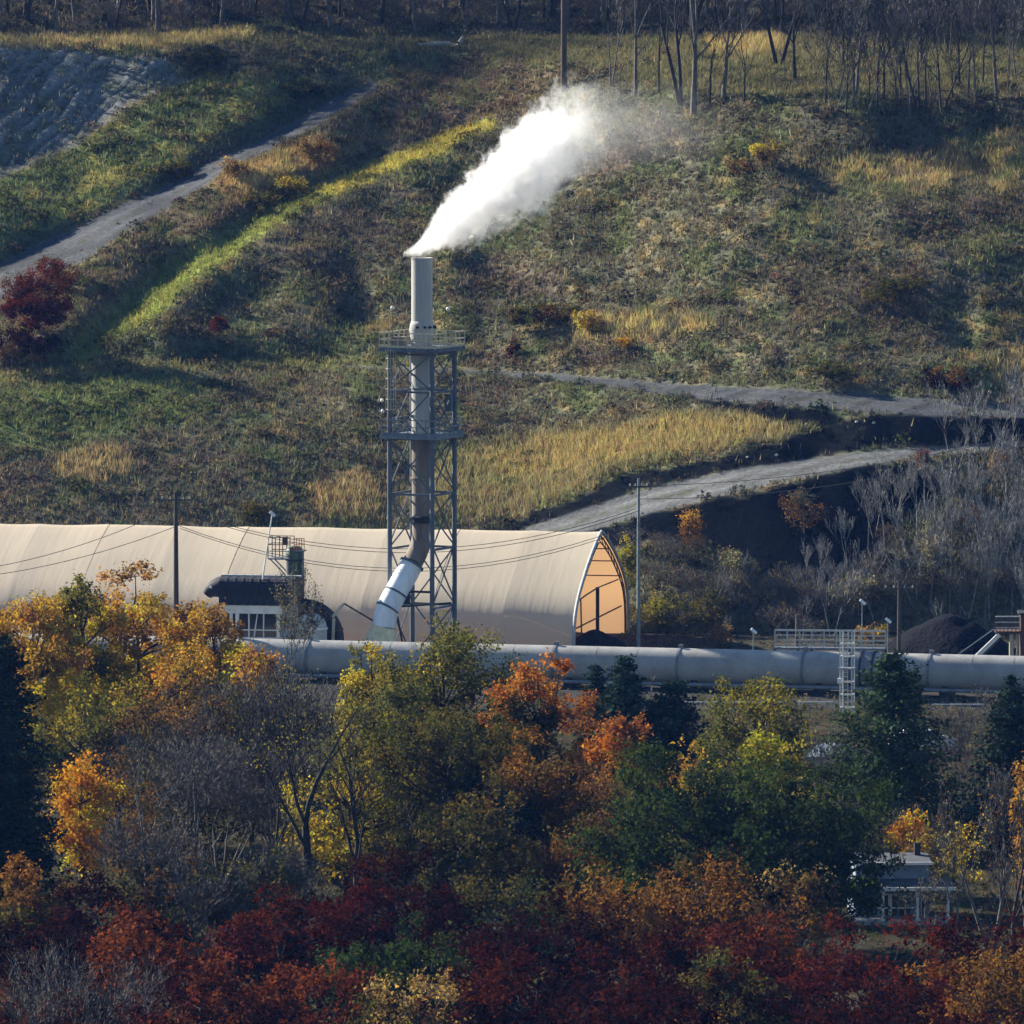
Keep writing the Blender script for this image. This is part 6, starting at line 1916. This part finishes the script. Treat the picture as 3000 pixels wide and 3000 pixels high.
# ------------------------------------------------------------------ steam plume
def steam():
    o_x, o_z = xat(1237, 755, TY), zat(755, TY)
    xs0, xs1 = -1.4, 23.0
    m = MB().box(((xs0 + xs1) / 2, 0, 7.2), (xs1 - xs0, 11.0, 15.2))
    mt = bpy.data.materials.new('steam')
    mt.use_nodes = True
    t = mt.node_tree
    t.nodes.clear()
    N = t.nodes.new
    L = t.links.new
    out = N('ShaderNodeOutputMaterial')
    pv = N('ShaderNodeVolumePrincipled')
    pv.inputs['Color'].default_value = (0.998, 0.998, 0.998, 1)
    pv.inputs['Anisotropy'].default_value = 0.4
    tc = N('ShaderNodeTexCoord')
    # billows: push the sample point about with noise
    n1 = N('ShaderNodeTexNoise'); n1.inputs['Scale'].default_value = 0.42; n1.inputs['Detail'].default_value = 3.0; n1.inputs['Roughness'].default_value = .6
    L(tc.outputs['Object'], n1.inputs['Vector'])
    sub = N('ShaderNodeVectorMath'); sub.operation = 'SUBTRACT'; sub.inputs[1].default_value = (.5, .5, .5)
    L(n1.outputs['Color'], sub.inputs[0])
    sep0 = N('ShaderNodeSeparateXYZ'); L(tc.outputs['Object'], sep0.inputs[0])
    amp = N('ShaderNodeMapRange'); amp.inputs['From Min'].default_value = 0.0; amp.inputs['From Max'].default_value = 9.0; amp.inputs['To Min'].default_value = 0.25; amp.inputs['To Max'].default_value = 4.2
    L(sep0.outputs['X'], amp.inputs[0])
    scl = N('ShaderNodeVectorMath'); scl.operation = 'SCALE'; L(sub.outputs[0], scl.inputs[0]); L(amp.outputs[0], scl.inputs['Scale'])
    add = N('ShaderNodeVectorMath'); add.operation = 'ADD'; L(tc.outputs['Object'], add.inputs[0]); L(scl.outputs[0], add.inputs[1])
    sep = N('ShaderNodeSeparateXYZ'); L(add.outputs[0], sep.inputs[0])
    xn = N('ShaderNodeMapRange'); xn.inputs['From Min'].default_value = xs0; xn.inputs['From Max'].default_value = xs1
    L(sep.outputs['X'], xn.inputs[0])
    def curve(pts, ymax):
        c = N('ShaderNodeFloatCurve')
        cu = c.mapping.curves[0]
        P = [((x - xs0) / (xs1 - xs0), y / ymax) for x, y in pts]
        while len(cu.points) < len(P): cu.points.new(0.5, 0.5)
        for q, (a, b) in zip(cu.points, P):
            q.location = (a, b); q.handle_type = 'AUTO_CLAMPED'
        c.mapping.update()
        L(xn.outputs[0], c.inputs['Value'])
        mm = N('ShaderNodeMath'); mm.operation = 'MULTIPLY'; mm.inputs[1].default_value = ymax
        L(c.outputs[0], mm.inputs[0])
        return mm
    zc = curve([(-1.4, .2), (-0.4, .45), (0.3, 1.15), (1.4, 2.2), (2.8, 3.1), (4.6, 4.4), (6.6, 6.0), (8.1, 7.0), (10, 8.3), (11.5, 9.0), (14, 9.6), (18, 9.6), (23, 9.4)], 15.0)
    rr = curve([(-1.4, .25), (-0.5, .6), (0.3, 1.0), (1.4, 1.65), (2.8, 2.15), (4.6, 2.6), (6.6, 3.15), (8.1, 3.4), (10, 3.5), (11.5, 3.4), (14, 3.2), (18, 3.2), (23, 2.5)], 5.0)
    de = curve([(-1.4, 1.2), (0.3, 2.0), (2.8, 2.0), (6.6, 1.8), (8.6, 1.2), (10.2, 0.55), (11.8, .20), (13.5, .08), (17, .03), (20, .012), (23, 0.0)], 3.0)
    dz = N('ShaderNodeMath'); dz.operation = 'SUBTRACT'; L(sep.outputs['Z'], dz.inputs[0]); L(zc.outputs[0], dz.inputs[1])
    cmb = N('ShaderNodeCombineXYZ'); L(sep.outputs['Y'], cmb.inputs['X']); L(dz.outputs[0], cmb.inputs['Y'])
    ln = N('ShaderNodeVectorMath'); ln.operation = 'LENGTH'; L(cmb.outputs[0], ln.inputs[0])
    dv = N('ShaderNodeMath'); dv.operation = 'DIVIDE'; L(ln.outputs['Value'], dv.inputs[0]); L(rr.outputs[0], dv.inputs[1])
    n2 = N('ShaderNodeTexNoise'); n2.inputs['Scale'].default_value = 1.25; n2.inputs['Detail'].default_value = 4.0; n2.inputs['Roughness'].default_value = .62
    L(add.outputs[0], n2.inputs['Vector'])
    e1 = N('ShaderNodeMath'); e1.operation = 'MULTIPLY_ADD'; e1.inputs[1].default_value = 2.3; e1.inputs[2].default_value = -1.1
    L(n2.outputs['Fac'], e1.inputs[0])
    e2 = N('ShaderNodeMath'); e2.operation = 'ADD'; L(dv.outputs[0], e2.inputs[0]); L(e1.outputs[0], e2.inputs[1])
    fo = N('ShaderNodeMapRange'); fo.interpolation_type = 'SMOOTHSTEP'
    fo.inputs['From Min'].default_value = 1.18; fo.inputs['From Max'].default_value = 0.40
    L(e2.outputs[0], fo.inputs[0])
    dd = N('ShaderNodeMath'); dd.operation = 'MULTIPLY'; L(fo.outputs[0], dd.inputs[0]); L(de.outputs[0], dd.inputs[1])
    # nothing below the mouth of the stack
    gt = N('ShaderNodeMapRange'); gt.inputs['From Min'].default_value = 0.02; gt.inputs['From Max'].default_value = 0.5
    L(sep0.outputs['Z'], gt.inputs[0])
    d3 = N('ShaderNodeMath'); d3.operation = 'MULTIPLY'; L(dd.outputs[0], d3.inputs[0]); L(gt.outputs[0], d3.inputs[1])
    L(d3.outputs[0], pv.inputs['Density'])
    L(pv.outputs[0], out.inputs['Volume'])
    try:
        mt.cycles.volume_step_rate = 0.11
        mt.cycles.volume_sampling = 'MULTIPLE_IMPORTANCE'
    except Exception:
        pass
    o = m.build('steam_plume', mt)
    o.location = (o_x, TY, o_z)
    tag(o, 'white steam plume drifting right from the chimney mouth', 'steam', kind='stuff')
steam()

# ------------------------------------------------------------------ air
def haze():
    mt = bpy.data.materials.new('haze')
    mt.use_nodes = True
    t = mt.node_tree
    t.nodes.clear()
    out = t.nodes.new('ShaderNodeOutputMaterial')
    pv = t.nodes.new('ShaderNodeVolumePrincipled')
    pv.inputs['Color'].default_value = (0.12, 0.32, 1.0, 1)
    pv.inputs['Density'].default_value = HAZE_DENSITY
    pv.inputs['Anisotropy'].default_value = 0.2
    t.links.new(pv.outputs[0], out.inputs['Volume'])
    o = MB().box((0, 1000, 169), (3300, 3600, 346)).build('haze', mt)
    tag(o, 'thin blue haze in the valley air', 'haze', kind='stuff')
HAZE_DENSITY = 0.000031
haze()
